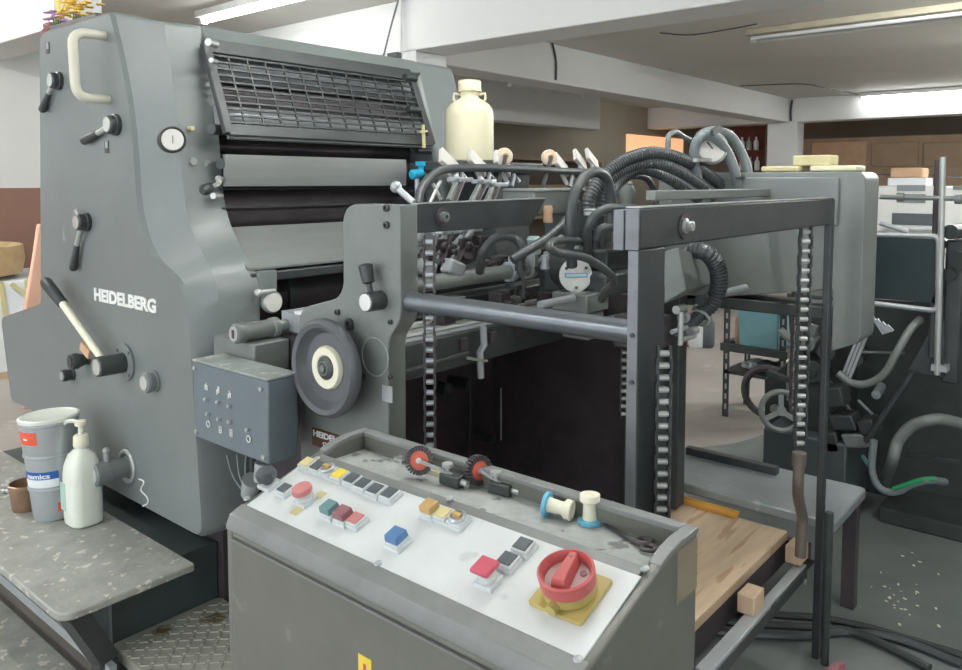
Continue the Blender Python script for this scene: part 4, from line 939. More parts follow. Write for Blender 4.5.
# inner slanted cover below the beam
m = MB(); k = [P(663, 253, Y=1.0), P(678, 248, Y=1.0), P(712, 268, Y=1.05), P(714, 285, Y=1.05), P(690, 292, Y=1.0), P(664, 302, Y=.98)]
m.loft([[P(664, 252, Y=1.02), P(678, 247, Y=.98), P(687, 290, Y=.96), P(664, 304, Y=1.0)], [P(700, 247, Y=1.16), P(712, 262, Y=1.12), P(714, 284, Y=1.10), P(700, 290, Y=1.14)]]); m.build('valve_cover', M_feed, fd, .004)
m = MB(); m.box((1.90, 1.0, 1.04), (2.02, 1.12, 1.13)); m.build('valve_block', M_black, fd, .006)
for (x, y, r, l, mm) in ((676, 310, .012, .05, M_steel), (682, 318, .016, .02, M_tin), (690, 332, .012, .04, M_steel), (672, 332, .007, .09, M_tin), (682, 340, .007, .08, M_steel), (700, 300, .016, .03, M_dark)):
    p = P(x, y, Y=.98); m = MB(); m.cyl(p, p + V((l, 0, 0)), r, n=12); m.build('valve_fitting', mm, fd)
m = MB(); m.cyl(P(681, 312, Y=.97), P(680, 345, Y=.97), .008, n=10); m.build('valve_stem', M_steel, fd)
m = MB(); m.cyl(P(722, 294, Y=1.0), P(745, 288, Y=1.0), .013, n=12); m.build('release_handle', M_tin, fd)
# drive side housing
XD = 2.62
o = rpoly([(1.36,1.532),(.66,1.532),(.66,1.0),(.745,.96),(.745,1.16),(1.36,1.06)], [.02,.03,.02,.01,.005,.02], 5)
m = MB(); m.prism([(XD, p.x, p.y) for p in o], (.16, 0, 0)); dh = m.build('drive_housing', M_feed, fd, .012)
m = MB(); m.prism([(XD - .012, y, z) for y, z in ((1.30,1.515),(.735,1.515),(.735,1.362),(1.30,1.40))], (.012, 0, 0)); m.build('housing_lid', M_press, dh, .004)
m = MB(); m.box((XD - .004, .752, .98), (XD + .0, .70, 1.35)); 
m = MB(); m.box((2.62, .745, 1.06), (2.78, 1.30, 1.10)); m.build('housing_shelf', M_blackg, fd, .004)
# pads lying on the housing
zz = 1.534
def pad(x0, x1, ya, yb, h_, z, label, mm=M_sponge):
    m = MB(); m.box((x0, ya, z), (x1, yb, z + h_)); return tag(m.build('foam_pad', mm, None, .005), label, 'pad', None)
ya = P(799, 165, X=2.65).y; yb = P(762, 165, X=2.65).y; pad(2.64, 2.75, ya, yb, .018, zz, 'pale yellow foam pad lying flat at the hose end of the feeder housing')
ya = P(836, 165, X=2.66).y; yb = P(790, 160, X=2.66).y; pad(2.67, 2.76, ya + .02, yb - .005, .035, zz + .018, 'thick yellow foam pad bridging two flat pads on the feeder housing')
ya = P(857, 165, X=2.65).y; yb = P(810, 165, X=2.65).y; pad(2.645, 2.755, ya, yb, .018, zz, 'pale cream foam pad near the rounded end of the feeder housing', M_cream)
# small items held by the feeder
cj = V((2.255, 1.955, 1.575)); jr = .091
jug = thing('plastic_jug', cj, 'large cream plastic jug standing on the press behind the paper guides', 'jug')
m = MB(); m.lathe([(jr*.9, 0), (jr*.98, .006), (jr, .02), (jr, .17), (jr*.96, .195), (jr*.8, .215), (jr*.5, .232), (.034, .24), (.034, .262)], cj, Z_, n=40); m.build('jug_body', M_cream, jug)
m = MB(); m.lathe([(.044, .262), (.044, .298), (.04, .303)], cj, Z_, n=30); m.build('jug_cap', M_cream, jug)
sd = V((.644, -.765, 0))
for k in (-1, 1):
    m = MB(); m.tube([cj + sd*k*.034 + Z_*.252, cj + sd*k*.058 + Z_*.256, cj + sd*k*.06 + Z_*.235, cj + sd*k*.052 + Z_*.222], .0055, n=8, sub=1); m.build('jug_lug', M_cream, jug)
p = P(417, 174, Y=2.05); m = MB(); m.lathe([(.012, -.03), (.018, -.025), (.018, .02), (.012, .03)], p, V((1, 0, .1)), n=14); m.cyl(p + V((.02, 0, .01)), p + V((.025, 0, .045)), .011, n=12); m.box(p + V((.005, -.014, .03)), p + V((.045, .012, .046))); v_ = m.build('spray_valve', M_cyan, fd)
m = MB(); m.cyl(p + X_*.03, p + X_*.06, .009, n=10); m.cyl(p - Z_*.01, p - Z_*.08, .009, n=10); m.build('valve_stem', M_tin, fd)
m = MB(); m.tube([P(396, 187, Y=1.50), P(414, 203, Y=1.44)], .009, n=10, sub=1); m.ball(P(396, 187, Y=1.50), .016, 10); m.build('release_arm', M_tin, fd)
# ================================================================== CONTROL CONSOLE
KS = .337; XF, ZF = .765, .926
def PC(x, y, h=0):
    r = ray(x, y); c = ZF + h * math.sqrt(1 + KS*KS)
    t = (c - KS * XF - CAMH) / (r.z - KS * r.x); return V((0, 0, CAMH)) + r * t
PS = V((1, 0, KS)).normalized(); PN = V((-KS, 0, 1)).normalized()
Y0, Y1 = .476, 1.20
cs = thing('control_console', (.9, .838, 0), 'grey control console with white sloping button panel and rear tray', 'console')
m = MB()
prof = [(.735,.03),(.735,.905),(.742,.92),(.757,.927),(.93,.9805),(.93,.962),(1.036,.962),(1.036,.998),(1.056,.998),(1.056,.03)]
m.prism([(x, Y0 + .018, z) for x, z in prof], (0, Y1 - Y0 - .036, 0))
pe = [(.735,.03),(.735,.905),(.742,.92),(.757,.927),(.93,.9805),(.967,.993),(1.0,.998),(1.056,.998),(1.056,.03)]
for y in (Y0, Y1 - .018): m.prism([(x, y, z) for x, z in pe], (0, .018, 0))
body = m.build('housing', M_cons, cs, .005)
m = MB(); m.prism([(x, Y0 + .002, z) for x, z in ((.733,.897),(.733,.906),(.741,.9225),(.757,.9295),(.768,.933),(.768,.928),(.757,.925),(.744,.918),(.737,.905),(.737,.897))], (0, Y1 - Y0 - .004, 0)); m.build('front_rim', M_consrim, cs, .002)
m = MB(); m.prism([(.908, Y0 + .018, .9745), (.93, Y0 + .018, .982), (.934, Y0 + .018, .979), (.934, Y0+.018, .962), (.93, Y0+.018, .962), (.93, Y0+.018, .977), (.908, Y0+.018, .971)], (0, Y1-Y0-.036, 0))
m.prism([(x, Y0 - .0005, z) for x, z in ((.94,.985),(.967,.9945),(1.0,.9995),(1.057,.9995),(1.057,.99),(1.0,.99),(.967,.985),(.94,.975))], (0, .0195, 0))
m.prism([(x, Y1 - .019, z) for x, z in ((.94,.985),(.967,.9945),(1.0,.9995),(1.057,.9995),(1.057,.99),(1.0,.99),(.967,.985),(.94,.975))], (0, .0195, 0))
m.box((1.035, Y0 + .0195, .99), (1.057, Y1 - .0195, .9995)); m.build('tray_rim', M_consrim, cs, .003)
m = MB(); m.box((.936, Y0 + .019, .962), (1.035, Y1 - .019, .9635)); m.build('tray_floor', M_tray, cs)
m = MB(); m.prism([V((x, Y0 + .012, ZF + KS*(x - XF) + dz)) for x, dz in ((.762,.0015),(.909,.0015),(.909,.0045),(.762,.0045))], (0, Y1 - Y0 - .024, 0)); m.build('button_panel', M_panel, cs, .001)
m = MB(); m.box((.729, Y0 + .03, .06), (.736, Y1 - .022, .889)); dr = m.build('front_door', M_cons, cs, .003)
m = MB(); m.box((.7275, Y0 + .03, .8865), (.7305, Y1 - .022, .8895)); m.build('door_edge', M_consrim, dr)
m = MB(); m.box((.74, Y0 + .02, 0), (1.05, Y1 - .02, .03)); m.build('plinth', M_black, cs)
p = P(365, 662, X=.7285); m = MB(); m.box((.7278, p.y - .014, p.z - .05), (.7292, p.y + .014, p.z + .008)); wl = m.build('warning_label', M_yelb, dr)
m = MB(); m.box((.7272, p.y - .003, p.z - .035), (.728, p.y + .003, p.z - .003)); m.build('bolt_mark', M_red, wl)
a = P(676, 553, Y=Y0); m = MB(); q1 = P(698, 537, Y=Y0); q2 = P(674, 593, Y=Y0); m.box((.99, Y0 - .0012, .91), (1.052, Y0, .985)); m.build('side_sticker', mat('faded tan sticker', (134, 126, 108), .6, 0, .1, 20), cs)
# screws of the panel
for (x, y) in ((317, 459), (378, 564), (450, 499), (645, 569), (578, 660), (247, 499)):
    p = PC(x, y, .004); m = MB(); m.lathe([(.006, 0), (.006, .002), (.004, .0035), (0, .0035)], p, PN, n=14, cap=False); m.build('panel_screw', M_tin, cs)

def pbox(m, c, w_, l, h): return m.obox(c, Y_ * w_/2, PS * l/2, PN * h/2)
def frustum(m, c, w0, w1, l0, l1, h):
    r0 = [c + Y_*a*w0/2 + PS*b*l0/2 for a, b in ((-1,-1),(1,-1),(1,1),(-1,1))]; r1 = [c + PN*h + Y_*a*w1/2 + PS*b*l1/2 for a, b in ((-1,-1),(1,-1),(1,1),(-1,1))]
    return m.loft([r0, r1])
def button(x, y, mm, kind='flat', w_=.030, name='push_button'):
    hgt = {'flat': .014, 'tall': .024, 'key': .012}[kind]
    c = PC(x, y, .004 + hgt); b0 = c - PN * hgt
    m = MB(); frustum(m, b0, w_, w_*.97, w_, w_*.97, .007); frustum(m, b0 + PN*.007, w_*.9, w_*.86, w_*.9, w_*.86, .005); h = m.build(name, M_btnf, cs, .0012)
    if kind == 'flat':
        m = MB(); frustum(m, b0 + PN*.012, w_*.72, w_*.7, w_*.72, w_*.7, .002); m.build('lens', mm, h)
    elif kind == 'tall':
        m = MB(); frustum(m, b0 + PN*.012, w_*.82, w_*.76, w_*.82, w_*.76, .012); m.build('lens', mm, h, .0015)
    else:
        m = MB(); m.lathe([(w_*.45, .012), (w_*.45, .016), (w_*.36, .018), (w_*.34, .014), (0, .014)], b0, PN, n=22, cap=False); m.build('key_ring', M_tin, h)
        m = MB(); pbox(m, b0 + PN*.017, w_*.5, .006, .008); m.build('key_wing', M_amber if mm is None else mm, h)
R1 = [(306.6,461,M_yelp),(317.4,464.5,M_btnk),(327.6,469,None),(339,472.5,M_yelb),(351.5,477,M_btnk),(362.6,482,M_btnk),(375,487.5,M_btnk),(389,491.5,M_btnk)]
sp_ = (PC(306.6, 461).y - PC(389, 491.5).y) / 7
for (x, y, mm) in R1: button(x, y, mm, 'key' if mm is None else 'flat', sp_ * .96)
button(284, 487, M_btnk, 'flat', .028)
button(328, 504, M_btng, 'tall', .031); button(341.5, 509.5, M_redd, 'tall', .031); button(355, 517, M_pink, 'flat', .031)
button(395, 532, M_btnbl, 'tall', .033)
button(428, 503, M_amber, 'tall', .030); button(442.5, 511.5, M_yelp, 'flat', .030); button(457.5, 518, None, 'key', .032)
button(522.5, 543, M_btnk, 'flat', .031); button(507, 557.5, M_btnk, 'flat', .031)
# mode knob
c = PC(270, 486, .004); m = MB(); pbox(m, c + PN*.004, .032, .032, .008); h = m.build('mode_knob', M_btnf, cs, .001)
m = MB(); m.lathe([(.010, .008), (.010, .014), (.018, .016), (.020, .024), (.017, .034), (.01, .036)], c, PN, n=8); m.build('knob_cap', M_knob, h, .0015)
# emergency stop
c = PC(306, 502, .004); m = MB(); pbox(m, c + PN*.004, .031, .031, .008); m.lathe([(.016, .008), (.016, .014), (.012, .016), (.012, .022)], c, PN, n=24); h = m.build('emergency_stop', M_btnf, cs, .001)
m = MB(); n = 40
rings = []
for (r_, hh, w_) in ((.012, .018, 0), (.0175, .021, 1), (.0185, .026, 1), (.0165, .031, .3), (.01, .034, 0)):
    u, w2 = m.frames(PN); rings.append([c + PN*hh + (u*math.cos(2*PI*i/n) + w2*math.sin(2*PI*i/n)) * r_ * (1 - .05*w_*(i % 2)) for i in range(n)])
m.loft(rings); m.build('mushroom_cap', M_pink, h)
for (x, y) in ((296.6, 511), (320, 495)):
    m = MB(); pbox(m, PC(x, y, .0045), .018, .018, .0012); m.build('stop_sticker', M_yelp, cs)
# square mushroom
c = PC(489, 583, .004); m = MB(); pbox(m, c + PN*.004, .031, .031, .008); m.lathe([(.014, .008), (.014, .013), (.01, .014), (.01, .022)], c, PN, n=20); h = m.build('stop_button', M_btnf, cs, .001)
m = MB(); frustum(m, c + PN*.020, .018, .032, .018, .032, .006); frustum(m, c + PN*.026, .032, .030, .032, .030, .006); m.build('square_cap', M_crim, h, .002)
# main isolator switch
c = PC(571, 594, .004); W = .083
m = MB(); q = rpoly([(-W/2,-W/2),(W/2,-W/2),(W/2,W/2),(-W/2,W/2)], .005, 3); m.prism([c + Y_*p.x + PS*p.y for p in q], PN * .006); h = m.build('main_switch', M_yellow, cs, .001)
m = MB(); m.lathe([(.034, .006), (.036, .008), (.036, .020), (.034, .021)], c, PN, n=40); m.cyl(c + PN*.012 - PS*.034, c + PN*.012 - PS*.046, .008, n=12); m.build('switch_collar', M_yellow, h)
m = MB(); m.lathe([(.033, .021), (.0375, .022), (.0385, .040), (.035, .042), (.0325, .038), (.031, .026), (0, .026)], c, PN, n=44, cap=False); m.build('switch_ring', M_red, h)
m = MB(); m.cyl(c + PN*.026, c + PN*.0275, .0305, n=36); m.build('switch_dish', mat('frosted dish', (188, 160, 158), .4, 0, .1), h)
g = (PC(560, 590, .04) - PC(577, 560, .04)); g = (g - PN * g.dot(PN)).normalized(); s2 = PN.cross(g)
m = MB(); cc = c + PN*.027
def hp(a, b, z): return cc + g*a + s2*b + PN*z
m.loft([[hp(-.029,-.007,0), hp(.029,-.012,0), hp(.029,.012,0), hp(-.029,.007,0)], [hp(-.028,-.005,.019), hp(.024,-.009,.019), hp(.024,.009,.019), hp(-.028,.005,.019)]]); m.build('switch_handle', M_red, h, .0015)
m = MB(); m.cyl(hp(-.02, 0, .0185), hp(-.02, 0, .0197), .0032, n=12); m.cyl(hp(-.012, .018, .001), hp(-.012, .018, .002), .005, n=12); m.build('handle_hole', M_redd, h)
# pen mark
# ---- things lying in the tray
ZT = .9635
def tray(x, y, h=0): return P(x, y, Z=ZT + h)
def wheel_unit(cw, dv, body_c, bd, label):
    r = thing('brush_wheel_unit', (cw.x, cw.y, ZT), label, 'machine part')
    d = V(dv).normalized(); R_ = .024
    m = MB(); m.lathe([(.006, -.005), (.018, -.005), (.019, 0), (.018, .005), (.006, .005)], cw, d, n=26); m.build('wheel_disc', mat('orange red disc', (206, 98, 78), .5), r)
    m = MB(); u, w_ = m.frames(d)
    for k in range(26):
        a = 2*PI*k/26; e = u*math.cos(a) + w_*math.sin(a); t = d.cross(e); m.obox(cw + e*.0215, e*.0045, t*.0017, d*.008)
    m.cyl(cw - d*.003, cw + d*.003, .0198, n=26); m.build('bristle_ring', M_black, r)
    m = MB(); m.cyl(cw - d*.006, cw + d*.012, .005, n=10); m.bar(cw + d*.01, body_c + Z_*.008, .007, .004); m.build('wheel_arm', M_steel, r)
    m = MB(); m.obox(body_c, V(bd)*.022, V((-bd[1], bd[0], 0))*.012, Z_*.010); m.build('clamp_body', M_blackg, r, .002)
    m = MB(); m.cyl(body_c + V(bd)*.022, body_c + V(bd)*.036, .006, n=10); m.build('clamp_pin', M_steel, r)
    m = MB(); m.lathe([(.004, .008), (.004, .018), (.010, .02), (.010, .026)], body_c - V(bd)*.012, Z_, n=14); m.build('thumb_screw', M_steel, r)
cw = P(419.5, 460.5, Z=ZT + .032); wheel_unit(cw, (-.75, -.55, .3), V((cw.x + .012, cw.y - .07, ZT + .011)), (0, -1, 0), 'brush wheel with orange disc facing the viewer at the left of the tray')
cw = P(478, 470, Z=ZT + .030); wheel_unit(cw, (-.25, -.95, .12), V((cw.x + .002, cw.y - .052, ZT + .011)), (.1, -.99, 0), 'brush wheel with orange disc seen edge on in the middle of the tray')
p = tray(436, 473); m = MB(); m.box((p.x - .012, p.y - .02, ZT), (p.x + .016, p.y + .014, ZT + .008)); tag(m.build('metal_plate', M_cream, None, .001), 'small cream block lying under the left brush wheel', 'block')
p = tray(402, 461); m = MB(); m.box((p.x - .012, p.y - .012, ZT), (p.x + .012, p.y + .012, ZT + .007)); m.cyl((p.x, p.y, ZT + .007), (p.x, p.y, ZT + .012), .006, n=12); tag(m.build('metal_clip', M_steel, None, .001), 'bright metal clip in the left end of the tray', 'clip')
p = tray(468, 480); m = MB(); m.bar((p.x - .02, p.y + .02, ZT + .004), (p.x + .012, p.y - .022, ZT + .004), .022, .008); tag(m.build('steel_strip', M_feed, None, .001), 'grey steel strip lying between the two brush wheels', 'strip')
def spool(o, d, label):
    d = V(d).normalized(); r = thing('plastic_spool', V((o.x, o.y, ZT)), label, 'spool')
    m = MB(); m.lathe([(.019, 0), (.020, .001), (.020, .006), (.015, .007)], o, d, n=30); m.build('blue_flange', M_ltblue, r)
    m = MB(); m.lathe([(.0125, .006), (.0115, .012), (.0105, .03), (.013, .034), (.016, .036), (.016, .046), (.013, .047), (.009, .043)], o, d, n=26); m.build('spool_barrel', M_creamw, r)
o = P(545, 504, Z=ZT + .02); spool(V((o.x, o.y, ZT + .0205)), (.22, -.97, -.06), 'ivory spool with blue flange lying on its side in the tray')
o = tray(590, 523); spool(V((o.x, o.y, ZT)), (0.02, .03, 1), 'ivory spool standing upright on its blue flange in the tray')
r = thing('scissors', V((*tray(628, 538).xy, ZT)), 'dark handled scissors lying at the right end of the tray', 'scissors')
a = tray(601, 522, .004); e = tray(632, 541, .004); m = MB(); m.bar(a, e, .005, .003); m.bar(a + V((.002, .003, .002)), e, .004, .003); m.build('blade', M_dark, r)
for (x, y) in ((644, 541), (649, 548)):
    c = tray(x, y, .005); m = MB(); m.torus(c, (.1, .05, 1), .011, .0035, 22, 8); m.build('finger_ring', M_black, r)
m = MB(); m.bar(e, tray(641, 545, .004), .008, .005); m.build('shank', M_black, r)

# ================================================================== RIGHT SIDE: bench, stand, second press
bn = thing('steel_bench', (2.80, 1.4, 0), 'low grey metal topped bench beside the rear feeder post', 'bench')
o = rpoly([(2.56,.70),(2.935,.70),(2.935,2.3),(2.56,2.3)], [.01,.03,.01,.01], 4)
m = MB(); m.prism([(p.x, p.y, .395) for p in o], (0, 0, .035)); m.build('bench_top', M_sheet, bn, .006)
for (x, y) in ((2.90, .74), (2.90, 2.25), (2.62, 2.25)):
    m = MB(); m.box((x - .022, y - .022, 0), (x + .022, y + .022, .395)); m.build('leg', M_black, bn)
m = MB(); m.box((2.60, .75, .36), (2.91, .765, .395)); m.build('apron', M_blackg, bn)
q0 = P(680, 478, Z=.43); q1 = P(748, 492, Z=.43); m = MB(); m.box((2.84, .985, .43), (2.875, 1.34, .458)); tag(m.build('steel_bar', M_dark, None, .002), 'dark flat steel bar lying on the low grey bench', 'bar')
# stand with teal bin
SX = 4.80
sd = thing('angle_iron_stand', (4.9, 1.85, 0), 'dark slotted angle iron stand below the feeder housing holding a teal bin', 'stand')
yl = P(722, 415, X=SX).y; yr = P(778, 400, X=SX).y; zs = P(740, 345, X=SX).z
for (x, y) in ((SX, yl), (SX, yr), (SX + .35, yl), (SX + .35, yr)):
    m = MB(); m.box((x, y - .004, 0), (x + .04, y, zs + .25)); m.box((x, y - .04, 0), (x + .004, y, zs + .25)); lg = m.build('leg', M_dark, sd)
    m = MB()
    for k in range(11): m.box((x - .001, y - .026, .05 + k*.065), (x + .001, y - .014, .085 + k*.065))
    m.build('leg_slot', M_steel, lg)
m = MB(); m.box((SX - .01, yr - .05, zs - .05), (SX + .02, yl + .02, zs)); m.box((SX, yl - .02, zs - .05), (SX + .39, yl + .02, zs)); m.box((SX, yr - .04, zs - .05), (SX + .39, yr, zs)); m.box((SX + .36, yr, zs - .05), (SX + .39, yl, zs)); m.box((SX, yr, zs - .03), (SX + .37, yl, zs - .02)); m.build('shelf_frame', M_blackg, sd, .004)
m = MB(); m.box((SX, yr, .28), (SX + .37, yl, .30)); m.build('lower_shelf', M_dark, sd)
t0 = P(738, 303, X=SX); t1 = P(776, 350, X=SX)
m = MB(); z0 = zs - .018
yy0, yy1 = t1.y, t0.y
m.loft([[V((SX + .03, yy0, z0)), V((SX + .30, yy0, z0)), V((SX + .30, yy1, z0)), V((SX + .03, yy1, z0))], [V((SX - .0, yy0 - .01, .75)), V((SX + .33, yy0 - .01, .75)), V((SX + .33, yy1 + .01, .75)), V((SX - .0, yy1 + .01, .75))]]); tag(m.build('teal_bin', M_teal, None, .01), 'teal plastic bin standing on the angle iron stand', 'bin')
for k, (px, py, mm, lb) in enumerate(((751, 372, M_paper, 'white crumpled rag left on the lower shelf of the stand'), (766, 376, M_btnk, 'dark rag on the lower shelf of the stand'))):
    p = P(px, py, X=SX + .15); m = MB()
    for j in range(6): m.ball((SX + .15 + random.uniform(-.06, .06), p.y + random.uniform(-.06, .06), .32 + random.uniform(0, .03)), .05, 6, (1, 1, .5))
    tag(m.build('rag', mm, ang=10), lb, 'rag')
# white capped bottle and jar left of the bin
p = P(729, 330, X=SX + .1); m = MB(); m.lathe([(.03, zs - .018), (.035, zs), (.035, zs + .14), (.02, zs + .17), (.024, zs + .17), (.024, zs + .2)], (SX + .12, yl - .06, 0), Z_, n=14); tag(m.build('bottle', M_card), 'small tan bottle on the stand left of the teal bin', 'bottle')

# second press
X2 = 3.75
def q2(x, y, X=X2): return P(x, y, X=X)
p2 = thing('second_press', (4.4, .6, 0), 'dark second printing press behind the feeder at the right edge', 'printing press')
yb0 = q2(848, 400).y
m = MB(); m.prism([V((4.05, y, z)) for y, z in ((q2(850,400,4.05).y, .0), (q2(850,400,4.05).y, .62), (q2(842,310,4.05).y, 1.0), (q2(842,300,4.05).y, 1.06), (-.6, 1.06), (-.6, 0))], (1.1, 0, 0)); m.build('press_body', M_blackg, p2, .01)
m = MB(); m.box((3.72, -.6, 0), (4.05, q2(878, 510, 3.72).y, .07)); m.build('base_frame', M_blackg, p2, .01)
m = MB(); a = q2(800, 330, 3.9); 
m.prism([V((3.95, y, z)) for y, z in ((q2(765,425,3.95).y, .12), (q2(763,410,3.95).y, .50), (q2(790,395,3.95).y, .62), (q2(785,330,3.95).y, .95), (q2(850,330,3.95).y, .95), (q2(850,480,3.95).y, .10))], (.5, 0, 0)); m.build('feed_housing', M_dark, p2, .01)
m = MB(); a = q2(763, 428, 3.6); e = q2(845, 500, 3.6); m.box((3.6, e.y, .02), (3.95, a.y, a.z)); m.build('lower_panel', mat('dusty dark panel', (78, 86, 88), .5, .1, .15, 8), p2, .01)
m = MB(); m.prism([q2(795, 345, 3.7), q2(835, 385, 3.7), q2(840, 470, 3.7), q2(822, 480, 3.7), q2(790, 420, 3.7)], (.12, 0, 0)); m.build('side_lever_plate', M_blackg, p2, .006)
# handwheel
c = q2(781, 411, 3.5); m = MB(); d = V((-.8, -.5, .2)).normalized(); m.torus(c, d, .085, .013, 30, 8); 
u, w_ = m.frames(d)
for k in range(3): a = 2*PI*k/3 + .5; m.bar(c, c + (u*math.cos(a) + w_*math.sin(a))*.08, .022, .01, up=d)
m.cyl(c + d*.01, c - d*.12, .022, n=14); m.build('handwheel', M_feed, p2)
m = MB(); m.torus(q2(768, 392, 4.2), X_, .13, .02, 30, 8); m.build('rear_wheel', M_black, p2)
# tube framed guard
XG = 3.6
m = MB(); a = q2(858, 236, XG); e = q2(942, 304, XG); m.box((XG, e.y, e.z), (XG + .012, a.y, a.z)); gp = m.build('guard_panel', mat('dark green guard sheet', (38, 52, 56), .4, 0, .1), p2)
m = MB(); m.tube(bend(q2(842, 234, XG), q2(939, 236, XG), q2(938, 311, XG), q2(862, 302, XG), .03), .011, n=10, sub=1); m.build('guard_frame', M_tin, gp)
m = MB(); a = q2(943, 157, XG); m.cyl(a, V((XG, a.y - .01, .72)), .012, n=12); m.build('upright_rod', M_steel, p2)
m = MB(); a = q2(938, 160, XG + .06); m.cyl(a, V((a.x, a.y, 1.0)), .012, n=10); m.build('upright_rod', M_black, p2)
m = MB(); m.cyl(q2(880, 197, XG), q2(975, 199, XG), .010, n=10); m.cyl(q2(897, 197, XG), q2(904, 197, XG), .018, n=12); m.cyl(q2(955, 199, XG), q2(962, 199, XG), .02, n=12); m.build('tie_rod', M_feed, p2)
m = MB(); m.cyl(q2(880, 223, XG), q2(908, 232, XG), .011, n=10); m.build('stay_rod', M_tin, p2)
m = MB(); a = q2(946, 240, XG + .05); e = q2(958, 385, XG + .05); m.box((XG + .05, e.y, e.z), (XG + .16, a.y, a.z)); a = q2(934, 300, XG); m.box((XG, a.y - .03, .78), (XG + .05, a.y + .015, a.z + .02)); m.build('feed_column', M_dark, p2, .008)
m = MB(); m.prism([q2(937, 320, XG + .02), q2(944, 320, XG + .02), q2(944, 378, XG + .02), q2(906, 371, XG + .02)], (.04, 0, 0)); m.build('bracket', M_dark, p2, .004)
m = MB(); m.box((XG - .01, q2(947, 380, XG).y, .735), (XG + .06, q2(931, 380, XG).y, .76)); m.build('bracket_foot', M_tin, p2)
for k in range(4):
    m = MB(); m.bar(q2(872 + k*5, 316 + k*3, XG - .05), q2(884 + k*3, 334 - k*1, XG - .05), .012, .01); m.build('finger_bar', M_tin, p2)
for k in range(3):
    m = MB(); m.bar(q2(846 + k*7, 310 + k*4, XG - .04), q2(852 + k*7, 316 + k*4, XG - .04), .02, .012); m.build('finger_bar', M_tin, p2)
for k in range(3):
    m = MB(); m.bar(q2(861 + k*4, 330, XG), q2(841 + k*4, 380, XG), .012, .012); m.build('push_rod', M_tin, p2)
m = MB(); m.tube([q2(838, 373, 3.55), q2(850, 382, 3.55), q2(866, 384, 3.55), q2(884, 374, 3.55), q2(897, 352, 3.55), q2(910, 330, 3.6), q2(921, 319, 3.65)], .016, n=10); m.build('air_hose', M_feed, p2)
m = MB(); m.cyl(q2(913, 372, 3.58), q2(866, 442, 3.58), .012, n=10); m.build('brace_rod', M_dark, p2)
m = MB(); m.tube([q2(884, 486, 3.9), q2(892, 462, 3.55), q2(898, 442, 3.55), q2(912, 426, 3.55), q2(930, 420, 3.55), q2(946, 420, 3.6), q2(975, 428, 3.7)], .024, n=10); m.build('suction_hose', M_feed, p2)
m = MB(); m.tube([q2(874, 440, 3.5), q2(872, 470, 3.5), q2(880, 488, 3.5), q2(896, 492, 3.5), q2(912, 484, 3.5), q2(930, 480, 3.5), q2(945, 482, 3.6)], .015, n=10); m.build('drain_hose', M_hose, p2)
m = MB(); m.tube([q2(893, 489, 3.485), q2(908, 484, 3.485), q2(922, 480, 3.485), q2(936, 479, 3.5)], .009, n=8); m.build('green_wire', M_green, p2)
for (x, y, sx, sy, mm) in ((846, 420, 14, 9, M_dark), (858, 438, 13, 8, M_feed), (838, 395, 10, 12, M_blackg), (870, 425, 9, 9, M_dark), (835, 440, 8, 12, M_blackg)):
    c = q2(x, y, 3.66); m = MB(); m.obox(c, V((.06, 0, 0)), V((0, -sx*.0035, .01)), V((0, .012, sy*.0035))); m.build('gear_cover', mm, p2, .008)
for (x0, y0, x1, y1) in ((800, 330, 790, 400), (815, 325, 800, 395), (780, 330, 812, 352), (808, 350, 835, 392)):
    m = MB(); m.tube([q2(x0, y0, 3.8), q2((x0+x1)/2 - 3, (y0+y1)/2, 3.8), q2(x1, y1, 3.8)], .02, n=8); m.build('pipe', M_feed, p2)
m = MB(); m.box((4.2, .9, .95), (4.9, q2(842, 300, 4.2).y, 1.10)); m.build('top_tray', M_dark, p2, .01)
m = MB(); a = q2(915, 222, 4.3); m.lathe([(.07, 0), (.09, .02), (.08, .11), (.05, .13)], (4.3, a.y, 1.10), Z_, n=16); m.box((4.15, -.6, 1.06), (5.1, 1.0, 1.10)); m.build('ink_duct', M_black, p2)
for (x, y, r_) in ((950, 232, .03), (958, 260, .035), (948, 275, .025), (930, 245, .02)):
    c = q2(x, y, 3.62); m = MB(); m.cyl(c, c + V((.25, -.05, 0)), r_, n=14); m.build('roller_end', M_dark, p2)
for (x0, y0, x1, y1, w_, mm) in ((862, 352, 905, 353, .014, M_feed), (855, 300, 915, 304, .03, M_black), (884, 400, 905, 380, .016, M_dark), (846, 405, 862, 428, .02, M_feed), (858, 400, 876, 418, .014, M_tin), (835, 372, 846, 392, .03, M_dark), (800, 402, 826, 408, .02, M_feed), (768, 372, 800, 384, .03, M_blackg), (905, 455, 960, 462, .02, M_dark), (862, 455, 872, 470, .02, M_teal)):
    m = MB(); m.bar(q2(x0, y0, 3.85 if x0 > 830 else 3.72), q2(x1, y1, 3.85 if x0 > 830 else 3.72), w_, w_*.8); m.build('linkage_bar', mm, p2, .003)
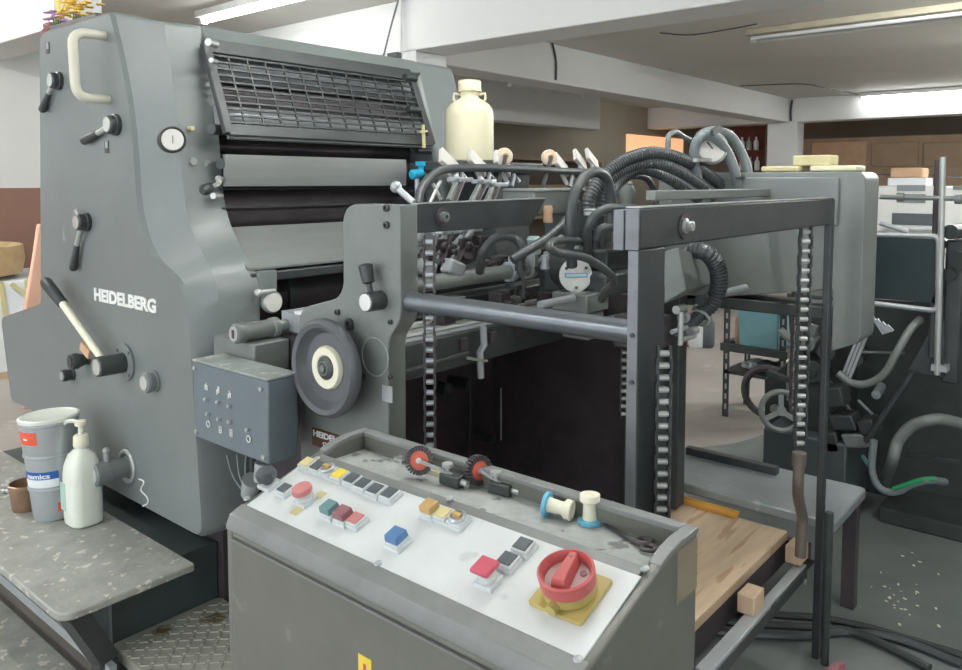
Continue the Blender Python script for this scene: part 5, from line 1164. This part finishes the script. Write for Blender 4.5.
for (x, y, r_, mm) in ((856, 360, .03, M_dark), (826, 352, .04, M_dark), (842, 438, .035, M_feed), (876, 395, .02, M_tin), (812, 372, .05, M_blackg), (808, 345, .03, M_feed)):
    c = q2(x, y, 3.8 if x > 830 else 3.68); m = MB(); m.cyl(c, c + V((.18, .02, 0)), r_, n=18); m.cyl(c, c - V((.012, 0, 0)), r_*.45, n=12); m.build('gear_wheel', mm, p2, .003)
# floor cables, scraps, wedge
for k, pts in enumerate((((690, 600), (730, 610), (780, 615), (820, 618), (870, 628), (962, 655)), ((680, 628), (740, 634), (800, 636), (850, 632), (900, 640), (962, 664)), ((685, 618), (750, 624), (810, 627), (860, 634), (930, 668)))):
    m = MB(); m.tube([P(x, y, Z=.013 + k*.004) for x, y in pts], .013, n=8)
    tag(m.build('floor_cable', (M_dark, M_rub, M_blackg)[k]), ('black cable farthest across the floor beneath the pile rail', 'grey black cable lying nearest the camera on the floor', 'greenish cable running between the two floor cables to the right')[k], 'cable')
p = P(812, 662, Z=.0); a = P(822, 652, Z=.03); m = MB()
m.loft([[V((2.36, .66, 0)), V((2.44, .62, 0)), V((2.44, .66, 0)), V((2.36, .71, 0))], [V((2.44, .64, .05)), V((2.465, .63, .05)), V((2.465, .65, .05)), V((2.44, .66, .05))]]); tag(m.build('red_wedge', M_redd, None, .004), 'small salmon red wedge at the foot of the rear post', 'wedge')
# floor sheet under the presses, their shade painted in as darker concrete
b = MB(); o = rpoly([(2.35, -2.5), (5.0, -2.5), (5.0, 1.6), (4.2, 1.75), (3.6, 2.6), (1.2, 3.3), (1.3, -.5)], .3, 5); b.prism([(p.x, p.y, .0005) for p in o], (0, 0, .0015)); struct('floor_shade', b, M_floorshade)

# white scraps on the darker floor
m = MB()
for k in range(30):
    q = P(905 + random.gauss(0, 18), 590 + random.gauss(0, 16), Z=.003); a = random.random()*PI; l = random.uniform(.003, .007)
    m.obox(q, (math.cos(a)*l, math.sin(a)*l, .001), (-math.sin(a)*l*.6, math.cos(a)*l*.6, 0), (0, 0, .001))
tag(m.build('paper_scraps', M_creamw), 'tiny white paper scraps scattered on the dark floor at lower right', 'scraps', kind='stuff')
